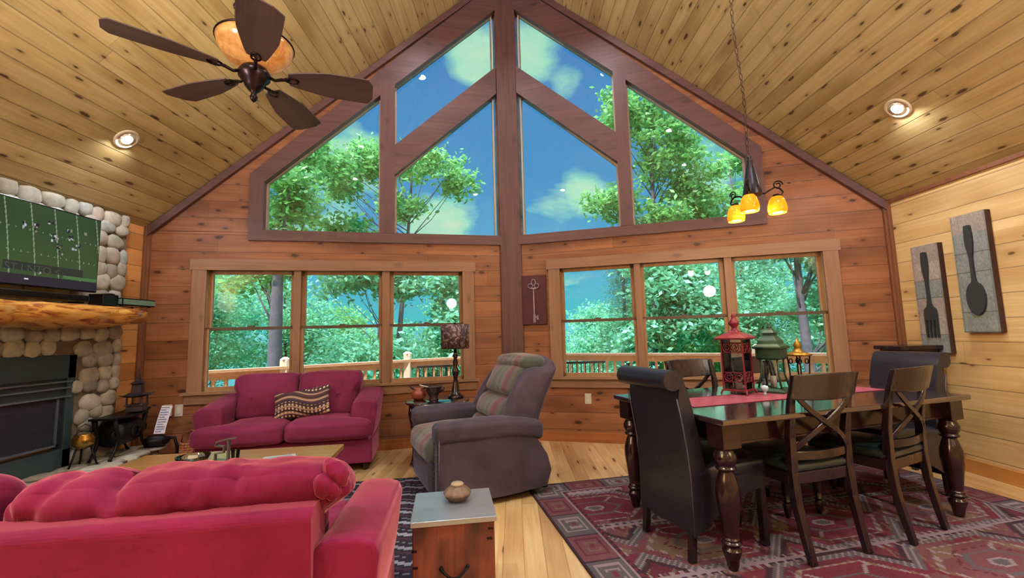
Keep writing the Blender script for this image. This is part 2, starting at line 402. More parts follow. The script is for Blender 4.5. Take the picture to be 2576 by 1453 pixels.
GL = {'L': dict(a=(.618, 1.349), b=(1.507, 2.257), c=(2.406, 3.146), e=(.160, 1.337), d=(1.496, 2.676)),
      'R': dict(a=(.607, 1.341), b=(1.485, 2.236), c=(2.384, 3.119), e=(.152, 1.272), d=(1.407, 2.56))}
ZT, ZR, ZB, ZU = 1.937, 1.356, .761, 2.412
D1, D2, D3 = 5.488, 4.734, 4.380
wn = 0; tn = 0
def trim(fw, mat, bevel=.006):
    global tn; tn += 1; return fw.mk('trim_%d' % tn, mat, bevel=bevel)
for S, wname in (('L', 'wall_front'), ('R', 'wall_front_prow')):
    g = GL[S]; U = UE[S]; u0, u1 = g['a'][0]-.055, g['c'][1]+.055
    zb, zt = ZB-.06, ZT+.06; ul, ur = g['e'][0]-.03, g['d'][1]+.02; zu = ZU-.02; d1 = D1+.03
    w = FW(S); T0, T1 = 0, .16
    w.rect(0, U+.05, -.15, zb, T0, T1); w.rect(0, u0, zb, zt, T0, T1); w.rect(u1, U+.05, zb, zt, T0, T1)
    zE = roof(U)
    w.poly([(0, zt), (U+.05, zt), (U+.05, min(zu, zE)), (U-.02, min(zu, zE+.02)), (0, zu)], T0, T1)
    w.poly([(0, zu), (ul, zu), (ul, roof(ul)+.1), (0, roof(0)+.1)], T0, T1)
    w.poly([(ur, zu), (U+.05, zu-.02), (U+.05, zE), (ur, roof(ur)+.05)], T0, T1)
    w.poly([(ul, d1-mr*ul), (ur, d1-mr*ur), (ur, roof(ur)+.1), (ul, roof(ul)+.1)], T0, T1)
    w.mk(wname+('_left' if S == 'L' else '_right'), M['wallF'])
    # lower window casings
    f = FW(S); cw = .13; z1 = ZT+.11
    f.rect(u0-cw+.02, u0+.02, ZB-.06, z1, -.028, .0); f.rect(u1-.02, u1+cw-.02, ZB-.06, z1, -.028, .0)
    trim(f, M['casing'])
    f = FW(S); f.rect(u0-cw, u1+cw, z1, z1+.0, -.03, 0) if False else None
    f.rect(u0-cw+.0, u1+cw-.0, ZT+.035, ZT+.15, -.032, .0); trim(f, M['casingx'])
    f = FW(S); f.rect(u0-cw, u1+cw, ZB-.16, ZB-.05, -.026, 0); f.rect(u0-cw-.02, u1+cw+.02, ZB-.065, ZB-.04, -.06, .0); trim(f, M['casingx'])
    f = FW(S)
    for p, q in (('a', 'b'), ('b', 'c')): f.rect(g[p][1]+.04, g[q][0]-.04, ZB-.05, ZT+.05, -.012, .12)
    trim(f, M['casing'])
    for k in 'abc':
        wn += 1; a, b = g[k]; root = empty('window_%d' % wn, (Xc, Yc, 0), ROT[S]); root['kind'] = 'structure'
        o = .047
        f = FW(S)   # upper sash (further out)
        f.rect(a-o, a, ZR, ZT+o, .055, .085); f.rect(b, b+o, ZR, ZT+o, .055, .085); f.rect(a-o, b+o, ZT, ZT+o, .055, .085)
        f.mk('upper_sash', M['sash'], parent=root, bevel=.003)
        f = FW(S)
        e = .008; f.rect(a-o, a-e, ZB-o, ZR, .02, .052); f.rect(b+e, b+o, ZB-o, ZR, .02, .052); f.rect(a-o, b+o, ZB-o, ZB, .02, .052)
        f.mk('lower_sash', M['sash'], parent=root, bevel=.003)
        f = FW(S); f.rect(a-o, b+o, ZR-.016, ZR+.016, .02, .085); f.rect((a+b)/2-.03, (a+b)/2+.03, ZR+.016, ZR+.03, .022, .05)
        f.mk('meeting_rail', M['dkrail'], parent=root)
        f = FW(S); f.rect(a-.055, a-.045, ZB-.05, ZT+.05, .0, .11); f.rect(b+.045, b+.055, ZB-.05, ZT+.05, .0, .11); f.rect(a-.055, b+.055, ZT+.045, ZT+.055, 0, .11); f.rect(a-.055, b+.055, ZB-.058, ZB-.046, 0, .13)
        f.mk('window_frame', M['jamb'], parent=root)
        f = FW(S); f.rect(a-.01, b+.01, ZR, ZT+.01, .068, .072); f.rect(a-.01, b+.01, ZB-.01, ZR, .034, .038)
        f.mk('glass_pane', M['glass'], parent=root)
    # upper glazing
    a, b = g['e']; c, d = g['d']
    L1 = lambda u: D1-mr*u
    for poly in ([(a, ZU), (b, ZU), (b, D3-mr*b), (a, D3-mr*a)], [(a, D2-mr*a), (b, D2-mr*b), (b, L1(b)), (a, L1(a))], [(c, ZU), (d, ZU), (d, L1(d)), (c, L1(c))]):
        wn += 1; root = empty('window_%d' % wn, (Xc, Yc, 0), ROT[S]); root['kind'] = 'structure'
        f = FW(S); f.poly(poly, .078, .084); f.mk('glass_pane', M['glass'], parent=root)
        f = FW(S); cx = sum(p[0] for p in poly)/4; cz = sum(p[1] for p in poly)/4
        for i in range(4):
            p, q = poly[i], poly[(i+1) % 4]
            def inn(r, k=.018):
                dx, dz = cx-r[0], cz-r[1]; return (r[0]+math.copysign(k, dx), r[1]+math.copysign(k*(1 if abs(dz) > .1 else .3), dz))
            f.poly([p, q, inn(q), inn(p)], .05, .1)
        f.mk('window_stop', M['jamb'], parent=root)
    f = FW(S); f.rect(.1, d+.14, ZU-.115, ZU, -.035, .12); trim(f, M['timberx'])
    f = FW(S); f.poly([(d, ZU), (d+.14, ZU), (d+.14, L1(d+.14)+.12), (d, L1(d)+.1)], -.036, .12); trim(f, M['timber'])
    f = FW(S); f.poly([(.1, L1(.1)), (d+.14, L1(d+.14)), (d+.14, L1(d+.14)+.215), (1.2, L1(1.2)+.33), (.1, L1(.1)+.365)], -.034, .12); trim(f, M['timberx'])  # dark rake widened towards the apex to stand for shaded wall boards
    f = FW(S); f.rect(b, c, ZU, L1((b+c)/2)+.1, -.04, .12); trim(f, M['timber'])
    f = FW(S); f.poly([(a-.02, D3-mr*a), (b, D3-mr*b), (b, D2-mr*b), (a-.02, D2-mr*a)], -.038, .12); trim(f, M['timberx'])
    # rake moulding against the ceiling, corner board, baseboard
    f = FW(S); f.poly([(0, roof(0)-.01), (U, roof(U)-.01), (U, roof(U)-.1), (0, roof(0)-.1)], -.05, 0); trim(f, M['timberx'])
    f = FW(S); f.rect(U-.04, U, 0, roof(U)-.04, -.03, 0); trim(f, M['cornerw'])
    f = FW(S); f.rect(.1, U-.05, 0, .11, -.02, 0)
    f.mk('baseboard_front' + ('_left' if S == 'L' else '_right'), M['baseb'], bevel=.004)
# centre post
b = MB(); b.box(-.125, .125, -.06, .2, 0, 5.9); b.build('trim_%d' % (tn+1), M['timber'], None, .006, loc=(Xc, Yc, 0), kind='structure'); tn += 1
# side walls and back wall
b = MB(); b.box(XL-.15, XL, YB, Wy(XL)+.1, -.15, roof(UE['L'])+.02); b.build('wall_left', M['wallL'], kind='structure')
b = MB(); b.box(XR, XR+.15, YB, Wy(XR)+.1, -.15, roof(UE['R'])+.02); b.build('wall_right', M['wallS'], kind='structure')
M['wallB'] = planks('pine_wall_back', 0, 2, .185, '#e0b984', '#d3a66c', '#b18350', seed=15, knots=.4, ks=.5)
b = MB(); b.prism([(XL-.1, -.15), (XR+.1, -.15), (XR+.1, 2.45), (Xc, zr+.1), (XL-.1, 2.45)], 1, YB-.15, YB); b.build('wall_back', M['wallB'], kind='structure')
b = MB(); b.box(XR-.022, XR, YB, Wy(XR)-.02, 0, .11); b.build('baseboard_right', M['baseby'], None, .004, kind='structure')
b = MB(); b.box(XL, XL+.022, 4.12, Wy(XL)-.02, 0, .11); b.build('baseboard_left', M['baseby'], None, .004, kind='structure')
b = MB(); b.box(XR-.032, XR, Wy(XR)-.05, Wy(XR)-.0, 0, 2.42); b.build('trim_%d' % (tn+1), M['cornerw'], None, .004, kind='structure'); tn += 1
b = MB(); b.box(XR-.02, XR, YB, Wy(XR), roof(UE['R'])-.018, roof(UE['R'])+.02); b.build('trim_%d' % (tn+1), M['cornerw'], None, .004, kind='structure'); tn += 1  # thin brown strip drawn for the shadow line along the ceiling joint
b = MB(); b.box(XL, XL+.03, 4.05, Wy(XL)-.02, 0, 2.42); b.M = Matrix(); b.v = []; b.f = []; b.sm = []
b.box(XL, XL+.028, Wy(XL)-.05, Wy(XL)-.0, 0, 2.42); b.build('trim_%d' % (tn+1), M['cornerw'], None, .004, kind='structure'); tn += 1
# floor
b = MB(); b.prism([(XL-.1, YB-.1), (XR+.1, YB-.1), (XR+.1, Wy(XR)+.1), (Xc, Yc+.1), (XL-.1, Wy(XL)+.1)], 2, -.12, 0)
b.build('floor', M['floor'], kind='structure')
# ceilings: local x runs along the room, local y climbs the slope
for S, nm in (('L', 'ceiling_left'), ('R', 'ceiling_right')):
    U = UE[S]; sl = math.sqrt(1+mr*mr); b = MB(); X0 = XL if S == 'L' else XR; ov = .25
    yf0 = Wy(X0)+.16; yf1 = Yc+.16
    if S == 'L':
        b.prism([(YB-.1, -ov*sl), (yf0-ov*tL, -ov*sl), (yf1, U*sl), (YB-.1, U*sl)], 2, -.2, 0)
        Mt = Matrix(((0, 1/sl, mr/sl), (1, 0, 0), (0, mr/sl, -1/sl))); loc = (XL, 0, roof(U))
    else:
        b.prism([(-(YB-.1), -ov*sl), (-(yf0-ov*tR), -ov*sl), (-yf1, U*sl), (-(YB-.1), U*sl)], 2, -.2, 0)
        Mt = Matrix(((0, -1/sl, -mr/sl), (-1, 0, 0), (0, mr/sl, -1/sl))); loc = (XR, 0, roof(U))
    o = b.build(nm, M['ceil'], kind='structure'); o.matrix_world = Matrix.Translation(loc) @ Mt.to_4x4()

# ------------------------------------------------------------------ recessed lights
M['canring'] = plain('white_can_trim', '#d8c8a8', .35)
M['canin'] = plain('can_reflector', '#e8d8b8', .25, .3)
M['bulb'] = glow('lamp_bulb', '#fff0d8', 4.)
def can_light(X, Y, label, energy=12., vis=True):
    S = 'L' if X < 0 else 'R'; z = roof(abs(X-Xc)); n = Vector((mr if S == 'L' else -mr, 0, -1)).normalized()
    root = empty('recessed_light', (X, Y, z), 0, label, 'ceiling light', 'recessed lights in the pine ceiling')
    q = Vector((0, 0, -1)).rotation_difference(n); root.rotation_mode = 'QUATERNION'; root.rotation_quaternion = q
    b = MB(); b.lathe([(.068, -.004), (.068, -.012), (.092, -.008), (.095, -.001), (.09, .0)], n=28); b.build('trim_ring', M['canring'], root)
    b = MB(); b.lathe([(.068, -.01), (.06, -.001), (.02, .0)], n=24); b.build('reflector', M['canin'], root)
    b = MB(); b.ball((0, 0, -.006), .046, 16, sz=.35); b.build('bulb', M['bulb'], root)
    la = bpy.data.lights.new('can_lamp', 'AREA'); la.shape = 'DISK'; la.size = .11; la.energy = energy; la.color = (.95, .98, 1.05); la.spread = rad(150)
    lo = bpy.data.objects.new('lamp_emitter', la); col.objects.link(lo); lo.location = Vector((X, Y, z))+n*.03
    lo.rotation_euler = (0, 0, 0)
can_light(-3.19, 3.459, 'round recessed light glowing in the pine ceiling above the television')
can_light(3.15, 3.338, 'round recessed light glowing in the pine ceiling above the spoon art')
for X, Y, w in ((-3.15, 1.2, 'behind the fan above the fireplace'), (3.15, 1.0, 'behind the viewer above the dining side'), (-3.15, -1.4, 'far back above the living side'), (3.15, -1.4, 'far back above the dining side'), (-1.4, .6, 'high near the ridge on the living side'), (1.4, .6, 'high near the ridge on the dining side'), (-1.5, 2.5, 'above the living room rug'), (1.5, 2.6, 'above the near side of the dining table'), (-.75, 3.8, 'near the ridge by the living side windows'), (.8, 3.7, 'near the ridge by the dining side windows')):
    can_light(X, Y, 'added unseen recessed light '+w, {.6: 60., 1.2: 55., 1.: 55., 2.5: 18., 2.6: 18., 3.8: 26., 3.7: 26.}.get(Y, 18.))  # extra ceiling lights out of view, added to brighten the room
# globe pendant added out of view to brighten the room (its mirror image is the pale glare in a window)
M['opal'] = glow('opal_glass', '#fff4ec', 20.)
X = 1.42; z = roof(abs(X)); root = empty('added_globe_pendant', (X, -1.5, z), 0, 'added unseen opal glass globe pendant hanging in the back half of the room', 'pendant light')
b = MB(); b.tube([(0, 0, .0), (0, 0, -(z-2.25))], .006); b.build('cord', M['blackmetal'], root)
b = MB(); b.ball((0, 0, -(z-2.12)), .14, 24); b.build('globe', M['opal'], root)
# torchiere floor lamps added out of view to wash the ceiling with light
for X, w in ((-3.3, 'fireplace side'), (3.3, 'dining side')):
    root = empty('added_torchiere', (X, -.9, 0), 0, 'added unseen bronze torchiere floor lamp against the wall at the back on the '+w, 'floor lamp', 'added torchiere lamps at the back of the room')
    b = MB(); b.lathe([(.14, 0), (.14, .02), (.03, .035), (.012, .05), (.012, 1.68)], n=18); b.build('pole', M['bronze'], root)
    b = MB(); b.lathe([(.02, 1.68), (.10, 1.72), (.17, 1.80), (.165, 1.80), (.09, 1.73), (.02, 1.70)], n=24); b.build('lamp_bowl', M['bronze'], root)
    la = bpy.data.lights.new('added_torchiere', 'AREA'); la.shape = 'DISK'; la.size = .26; la.energy = 400 if X < 0 else 330; la.color = (.9, .97, 1.08)
    lo = bpy.data.objects.new('added_torchiere_emitter', la); col.objects.link(lo); lo.location = (X, -.9, 1.83); lo.rotation_euler = (PI, 0, 0)
# ------------------------------------------------------------------ upholstery
M['red'] = velvet('coral_red_velvet', '#761840', .85, .3, '#ffa4ac')
M['wine'] = velvet('wine_red_velvet', '#782a4c', .5, .25, '#ffa0b8')
M['darkleg'] = plain('dark_wood_leg', '#2c1a16', .4)
M['choc'] = velvet('dark_suede', '#483e4a', .5, .35, '#b0b0d0', .7)
M['chocseam'] = plain('suede_piping', '#54464a', .6)
M['nail'] = plain('brass_nailhead', '#7a6450', .3, .9)

def stripes():
    t = NT('striped_chenille'); sx = t.n('SeparateXYZ', Vector=t.obj())
    nz = t.noise(t.obj(), 9., 3., .6, .5)
    x = t.math('ADD', t.math('MULTIPLY', sx.outputs[0], 3.1), t.math('MULTIPLY', nz, .1))
    fr = t.math('FRACT', x)
    c = t.ramp(fr, [(0., lin('#5a564e')), (.16, lin('#454a44')), (.3, lin('#625c54')), (.44, lin('#60303c')), (.56, lin('#723648')), (.66, lin('#6e685c')), (.8, lin('#4a5046')), (.92, lin('#6c6458')), (1., lin('#5a564e'))])
    w = t.noise(t.xyz(t.math('MULTIPLY', sx.outputs[0], 300.), t.math('MULTIPLY', sx.outputs[1], 60.), t.math('MULTIPLY', sx.outputs[2], 60.)), 1., 2.)
    c = t.mix(t.map(w, .3, .7, 0., .5), c, t.mix(1., c, (.45, .45, .42), 'MULTIPLY'))
    return t.bsdf(Base_Color=c, Roughness=.85, Sheen_Weight=.3, Normal=t.bump(w, .3, .004))
M['stripe'] = stripes()

def sofa(root, W, D, n, mat, seat=.46, armh=.60, armr=.68, backh=.75, cushtop=.89, armw=.19, front=True, legs=True, wr=.006, ridge=.008, cn=22, cr=.07, creases=()):
    """local: facing +y, centre of the footprint at the origin"""
    hw, hd = W/2, D/2
    b = MB(); b.box(-hw+.03, hw-.03, -hd+.04, hd-.10, .07, seat-.17); b.build('base_frame', mat, root, .02, 3)
    iw = (W-2*armw)/n
    for i in range(n):
        x0 = -hw+armw+i*iw; cx = x0+iw/2; y0, y1 = -hd+.17, hd; cw = iw
        if front and n == 2:      # T-shaped cushion: the front lip runs out in front of the arm
            ext = armw-.02; s_ = -1 if i == 0 else 1
            def fn(p, s_=s_, cx=cx, iw=iw, ext=ext, y1=y1):
                k = (p.x-cx)/(iw/2)*s_
                w = 1/(1+math.exp(-(p.y-(y1-.13))*60))
                if k > 0: p.x += s_*k*ext*w
                return p
        else: fn = None
        c = MB(); c.cushion((cx, (y0+y1)/2, seat-.075), (cw-.006, y1-y0, .17), .05, cn, (0, .01, .022), wr, 5., seed=i*3.1+W, fn=fn, ridge=ridge*.6)
        c.build('seat_cushion', mat, root)
    # back frame, slightly raked
    b = MB(); b.prism([(-hd+.015, .07), (-hd+.15, .07), (-hd+.12, backh-.02), (-hd+.10, backh), (-hd-.0, backh), (-hd-.02, backh-.02)], 0, -hw+armw-.02, hw-armw+.02)
    b.build('back_frame', mat, root, .012, 3)
    for i in range(n):
        cx = -hw+armw+iw*(i+.5)
        zc = (seat+cushtop)/2
        def fn(p, zc=zc, cx=cx): 
            k = (p.z-zc)/(.5*(cushtop-seat)); p.y += -.06*(k if k > 0 else k*.6); p.z += -.015*abs((p.x-cx)/(iw/2))**3*(1 if k > 0 else 0)
            sd_ = 1 if cx > 0 else -1; q_ = (p.x-cx)/(iw/2)*sd_
            if k > .1 and q_ > .2: p.x += sd_*(.055 if W < 1.9 else .10)*min(1, (q_-.2)/.8)*min(1, (k-.1)/.4)
            for x0, sl, dp, wd_ in creases:
                g_ = math.exp(-((p.x-cx-x0-sl*(p.z-zc))/wd_)**2)*dp*(1 if p.z > zc else .4)*(.4+.6*abs(mnoise.noise(Vector((p.z*14+x0*30, p.y*9, 1)))*2))
                p.z -= g_*.8*(1 if k > .5 else 0); p.y += g_*(.8 if p.y < -hd+.2 else -.5)
            return p
        c = MB(); c.cushion((cx, -hd+.215, zc), (iw-.008, .22, cushtop-seat), cr, cn, (0, .04, .0), wr*1.4, 4., seed=20+i*5.7+W, fn=fn, ridge=ridge)
        if creases and i == 1:
            c.cushion((cx+iw/2+.045, -hd+.09, cushtop-.055), (.10, .10, .11), .05, 14, (0, 0, 0), .014, 16., seed=4., ridge=.02)
        o = c.build('back_cushion', mat, root)
        for q in (-.22, .22):
            d = MB(); d.ball((cx+q*iw*1.0, -hd+.382, zc+.0), .014, 10, sy=.5); d.build('button', mat, o)
    for s in (-1, 1):
        c = MB(); yb, yf = -hd+.0, hd-.15
        rings = []
        for k in range(9):
            y = yb+(yf-yb)*k/8; h = armr+(armh-armr)*(k/8)
            cy = [];
            for (xx, zz) in ((0, .07), (.015, .07+.2), (.0, .35), (-.012, h-.1), (-.006, h-.035), (.012, h-.006), (.05, h+.004), (.13, h+.0), (.172, h-.014), (.186, h-.05), (.16, .35), (.13, .2), (.125, .07)):
                # profile: inner face near x=0, flares outward
                cy.append((s*(hw-armw+.015+xx*armw/.19), y+(.01 if k in (0, 8) else 0)*(-1 if k else 1), zz if zz > .07 else .07))
            rings.append(cy)
        c.loft(rings, True)
        c.build('arm', mat, root, .012, 3)
    if legs:
        for sx_ in (-1, 1):
            for sy_ in (-1, 1):
                b = MB(); b.lathe([(.02, 0), (.03, .07)], (sx_*(hw-.1), sy_*(hd-.16), 0), 10); b.build('leg', M['darkleg'], root)

r1 = empty('sofa', (-1.531, 1.586, 0), rad(8.7), 'large coral red velvet sofa seen from behind, in front of the coffee table', 'sofa')
sofa(r1, 2.12, .86, 2, M['red'], cushtop=.848, backh=.742, armh=.60, armr=.64, wr=.012, ridge=.007, cn=56, cr=.085, creases=((-.36, .5, .02, .018), (-.30, -.6, .016, .014), (-.17, .3, .022, .02), (.0, -.8, .024, .02), (.035, .4, .018, .015), (.17, .2, .026, .02), (.22, -.5, .014, .015), (.33, -.4, .02, .018), (-.42, -.3, .018, .015)))
r2 = empty('loveseat', (-2.135, 4.285, 0), rad(191), 'wine red velvet loveseat with flared arms under the lower windows', 'loveseat')
sofa(r2, 1.56, .74, 2, M['wine'], seat=.47, cushtop=.90, backh=.80, armh=.625, armr=.70, armw=.235, wr=.006, ridge=.008, cr=.045)
# patterned pillow
def pillowm():
    t = NT('patterned_pillow_cloth'); sx = t.n('SeparateXYZ', Vector=t.obj()); x, z = sx.outputs[0], sx.outputs[2]
    wv = t.math('ADD', z, t.math('MULTIPLY', t.math('SINE', t.math('MULTIPLY', x, 14.)), .028))
    fr = t.math('FRACT', t.math('MULTIPLY', wv, 7.))
    c = t.ramp(fr, [(0., lin('#3a2230')), (.2, lin('#4a3040')), (.26, lin('#b89a78')), (.34, lin('#a07a60')), (.4, lin('#302028')), (.62, lin('#5a3338')), (.68, lin('#c0a582')), (.74, lin('#46323a')), (1., lin('#3a2230'))])
    vo = t.n('TexVoronoi', Vector=t.xyz(t.math('MULTIPLY', x, 30.), 0., t.math('MULTIPLY', wv, 30.)), Scale=1., Randomness=.15)
    on = t.math('LESS_THAN', vo.outputs['Distance'], .3)
    zone = t.math('GREATER_THAN', t.math('FRACT', t.math('MULTIPLY', wv, 3.5)), .45)
    c = t.mix(t.math('MULTIPLY', on, zone), c, lin('#cdb28a'))
    return t.bsdf(Base_Color=c, Roughness=.8)
M['pillow'] = pillowm()
p = MB(); 
def pf(q):
    e = (abs(q.x)/.24)**2*(abs(q.z)/.13)**2; q.x *= 1+.05*e; q.z *= 1+.10*e; q.z += .02*q.x/.24; return q
p.cushion((0, 0, 0), (.48, .05, .25), .02, 16, (0, .05, 0), .003, 6., fn=pf)
o = p.build('throw_pillow', M['pillow'], loc=(-2.04, 4.235, .615), rot=(rad(-12), rad(-4), rad(9)))
tag(o, 'small rectangular pillow with tan and maroon wavy pattern lying on the loveseat', 'pillow')

# ------------------------------------------------------------------ recliner (faces -x-ish)
rc = empty('recliner', (-.345, 3.69, 0), rad(114), 'dark brown suede recliner with striped cushions and nailhead trim', 'recliner chair')
def side(p0, p1): pass
for s in (-1, 1):
    b = MB()
    prof = [(.40, .05), (.42, .12), (.42, .50), (.36, .555), (.0, .545), (-.2, .52), (-.33, .45), (-.43, .3), (-.46, .18), (-.42, .07), (-.1, .05)]
    x0, x1 = (.325, .462) if s > 0 else (-.462, -.325)
    b.prism(prof, 0, x0, x1, True); b.build('side_panel', M['choc'], rc, .02, 3)
    a = MB()
    def af(q):
        t_ = (q.y+.02)/.42
        q.z -= .05*max(0, -t_)**2+.012*max(0, -t_); return q
    a.cushion((s*.388, .015, .53), (.178, .845, .15), .05, 20, (.006, .0, .008), .003, 5., seed=s*3., fn=af)
    o = a.build('armrest', M['choc'], rc)
    for dx in (-.05, .05):
        nn = MB(); nn.box(s*.39+dx-.004, s*.39+dx+.004, .414, .4235, .09, .49)
        for k in range(13): nn.ball((s*.39+dx, .424, .1+.032*k), .0065, 6)
        nn.build('nailhead_trim', M['nail'], rc)
    e = MB(); e.tube([(s*.464, .415, .08), (s*.464, .418, .3), (s*.464, .415, .50)], .005, 6); e.build('piping', M['chocseam'], rc)
b = MB(); b.box(-.34, .34, -.40, .40, .08, .30); b.build('base_frame', M['choc'], rc, .02)
b = MB(); b.cushion((0, .41, .21), (.62, .07, .26), .03, 12, (0, .012, 0), .003); b.build('footrest', M['choc'], rc)
b = MB(); b.cushion((0, .13, .385), (.665, .68, .19), .07, 20, (0, .02, .035), .006, 6.); b.build('seat_cushion', M['stripe'], rc)
def tilt(q):   # lean the back
    k = (q.z-.36); q.y -= .46*k+.10*max(0, k-.35); return q
b = MB()
def backf(q):
    u = q.x/.40; q.z += .05*(1-u*u)*(1 if q.z > .8 else 0)
    q.x *= 1-.10*max(0, (q.z-.5)/.5)
    return tilt(q)
b.cushion((0, -.255, .665), (.80, .17, .60), .08, 22, (0, .0, .02), .003, 4., fn=backf); b.build('back_shell', M['choc'], rc)
for s in (-1, 1):
    b = MB()
    def wf(q, s=s):
        q.x -= s*.06*max(0, (q.z-.5)/.5); q.y -= .08*max(0, (q.z-.75)/.25)**2; return tilt(q)
    b.cushion((s*.365, -.145, .665), (.11, .29, .57), .05, 16, (.01, .0, 0), .003, 4., seed=s, fn=wf); b.build('wing', M['choc'], rc)
def puf(zc, h, d, y, nm, dz):
    b = MB(); b.cushion((0, y+.035, zc), (.60, d, h), .075, 22, (0, .05, .0), .006, 5., seed=zc*9, fn=tilt); b.build(nm, M['stripe'], rc)
puf(.855, .285, .17, -.135, 'head_cushion', 0); puf(.63, .21, .16, -.125, 'lumbar_cushion', 0); puf(.49, .15, .13, -.12, 'lower_back_cushion', 0)
b = MB(); b.cushion((0, -.33, 1.005), (.60, .22, .12), .05, 18, (0, .02, .02), .004, 5.); 
b.v = [(x, y-.10, z-.03) for x, y, z in b.v]; b.build('head_roll', M['stripe'], rc)
b = MB()
for s in (-1, 1): b.tube([(s*.3, -.42, .0), (s*.33, -.48, .02), (s*.33, -.44, .12)], .014, 6)
b.box(-.33, .33, -.38, .36, .0, .05); b.build('swivel_base', M['blackmetal'], rc)

# ------------------------------------------------------------------ coffee table, chest, side table
M['honey'] = woodm('honey_wood', '#b08848', '#946c34', 0, .3, 1., cior=2.3, crough=.24)
M['honeyd'] = woodm('honey_wood_leg', '#b8822e', '#96641f', 2, .3, .3)
ct = empty('coffee_table', (-1.885, 2.875, 0), rad(7.8), 'honey coloured wooden coffee table with glossy top in front of the red sofa', 'coffee table')
b = MB(); b.box(-.665, .665, -.335, .335, .415, .45); b.build('table_top', M['honey'], ct, .006)
b = MB(); b.box(-.60, .60, -.28, .28, .33, .415); b.build('apron', M['honeyd'], ct, .004)
b = MB(); b.box(-.58, .58, -.26, .26, .12, .145); b.build('lower_shelf', M['honeyd'], ct, .004)
for x in (-.58, .58):
    for y in (-.26, .26):
        b = MB(); b.cbox((x, y, .21), (.065, .065, .42)); b.build('leg', M['honeyd'], ct, .005)

def chestwood():
    t = NT('reclaimed_red_wood'); sx = t.n('SeparateXYZ', Vector=t.obj())
    g = t.noise(t.xyz(t.math('MULTIPLY', sx.outputs[0], 28.), t.math('MULTIPLY', sx.outputs[1], 28.), t.math('MULTIPLY', sx.outputs[2], 2.)), 1.4, 5., .6, .6)
    p = t.noise(t.xyz(t.math('MULTIPLY', sx.outputs[0], 5.), 0., t.math('MULTIPLY', sx.outputs[2], 2.4)), 1.3, 2.)
    c = t.mix(t.map(g, .3, .7), lin('#8c4a34'), lin('#6b3228')); c = t.mix(t.map(p, .45, .62), c, lin('#3f1c1e'))
    return t.bsdf(Base_Color=c, Roughness=.5, Normal=t.bump(g, .3, .004))
M['chest'] = chestwood()
M['chesttop'] = woodm('chest_top_sky_sheen', '#7e8690', '#68707a', 0, .3, 1., cior=2.4, crough=.3)  # blue-grey of the reflected sky put into the lid's base colour
ch = empty('wooden_chest', (-.298, 2.086, 0), rad(8.5), 'small reddish brown wooden chest with iron handle beside the red sofa', 'chest')
b = MB(); b.box(-.172, .172, -.165, .165, .02, .43); b.build('chest_body', M['chest'], ch, .005)
b = MB(); b.box(-.181, .181, -.176, .176, .43, .452); b.build('lid', M['chesttop'], ch, .003)
b = MB(); b.tube([(-.055+.11*k/10, -.172-.012*math.sin(PI*k/10), .255-.032*math.sin(PI*k/10)) for k in range(11)], .0052, 8)
b.ball((-.055, -.168, .257), .009, 8); b.ball((.055, -.168, .257), .009, 8); b.build('handle', M['blackmetal'], ch)
b = MB(); b.box(-.176, -.172, -.12, -.10, .3, .43); b.build('hinge', M['blackmetal'], ch)
for x, z in ((-.165, .335), (.15, .36), (.155, .40), (-.16, .27)):
    b = MB(); b.cbox((x, -.166, z), (.022, .006, .007)); b.build('iron_strap', M['blackmetal'], ch)
# pottery jar
M['pot'] = plain('mottled_pottery', '#6e5846', .35, nz=.5, nscale=50)
M['potd'] = plain('dark_pottery_rim', '#5f4836', .3, nz=.3)
j = empty('lidded_pottery_jar', (-.285, 2.13, .452), .3, 'squat brown pottery jar with pale lid standing on the wooden chest', 'jar')
b = MB(); b.lathe([(.036, 0), (.046, .007), (.068, .03), (.064, .04), (.046, .058), (.028, .068), (.001, .068)], n=9, smooth=False); b.build('jar_body', M['pot'], j, .003)
b = MB(); b.lathe([(.029, .066), (.031, .074), (.025, .080), (.001, .081)], n=16); b.build('jar_lid', plain('pale_jar_lid', '#a08a70', .35), j)

M['mahog'] = woodm('dark_mahogany', '#2e1618', '#1e0e12', 2, .2, .25)
M['mahogx'] = woodm('dark_mahogany_top', '#362224', '#281a1c', 0, .16, 1., cior=2.2, crough=.12)
st = empty('side_table', (-.772, 4.40, 0), 0, 'round dark mahogany side table with curved legs behind the recliner', 'side table')
b = MB(); b.lathe([(.29, .565), (.31, .572), (.318, .583), (.316, .594), (.305, .6), (.001, .6)], n=40); b.build('table_top', M['mahogx'], st)
b = MB(); b.lathe([(.25, .50), (.27, .51), (.27, .565), (.001, .565)], n=40); b.build('apron', M['mahog'], st)
for k in range(4):
    a = rad(205+90*k); c_, s_ = math.cos(a), math.sin(a); b = MB()
    pts = [(r*c_, r*s_, z) for r, z in ((.255, .565), (.262, .48), (.25, .38), (.235, .26), (.235, .14), (.25, .05), (.262, 0))]
    b.tube(pts, [.03, .03, .022, .017, .013, .012, .018], 8); b.build('leg', M['mahog'], st)
b = MB(); b.lathe([(.001, .2), (.2, .2), (.2, .215), (.001, .215)], n=30); b.build('lower_shelf', M['mahog'], st)
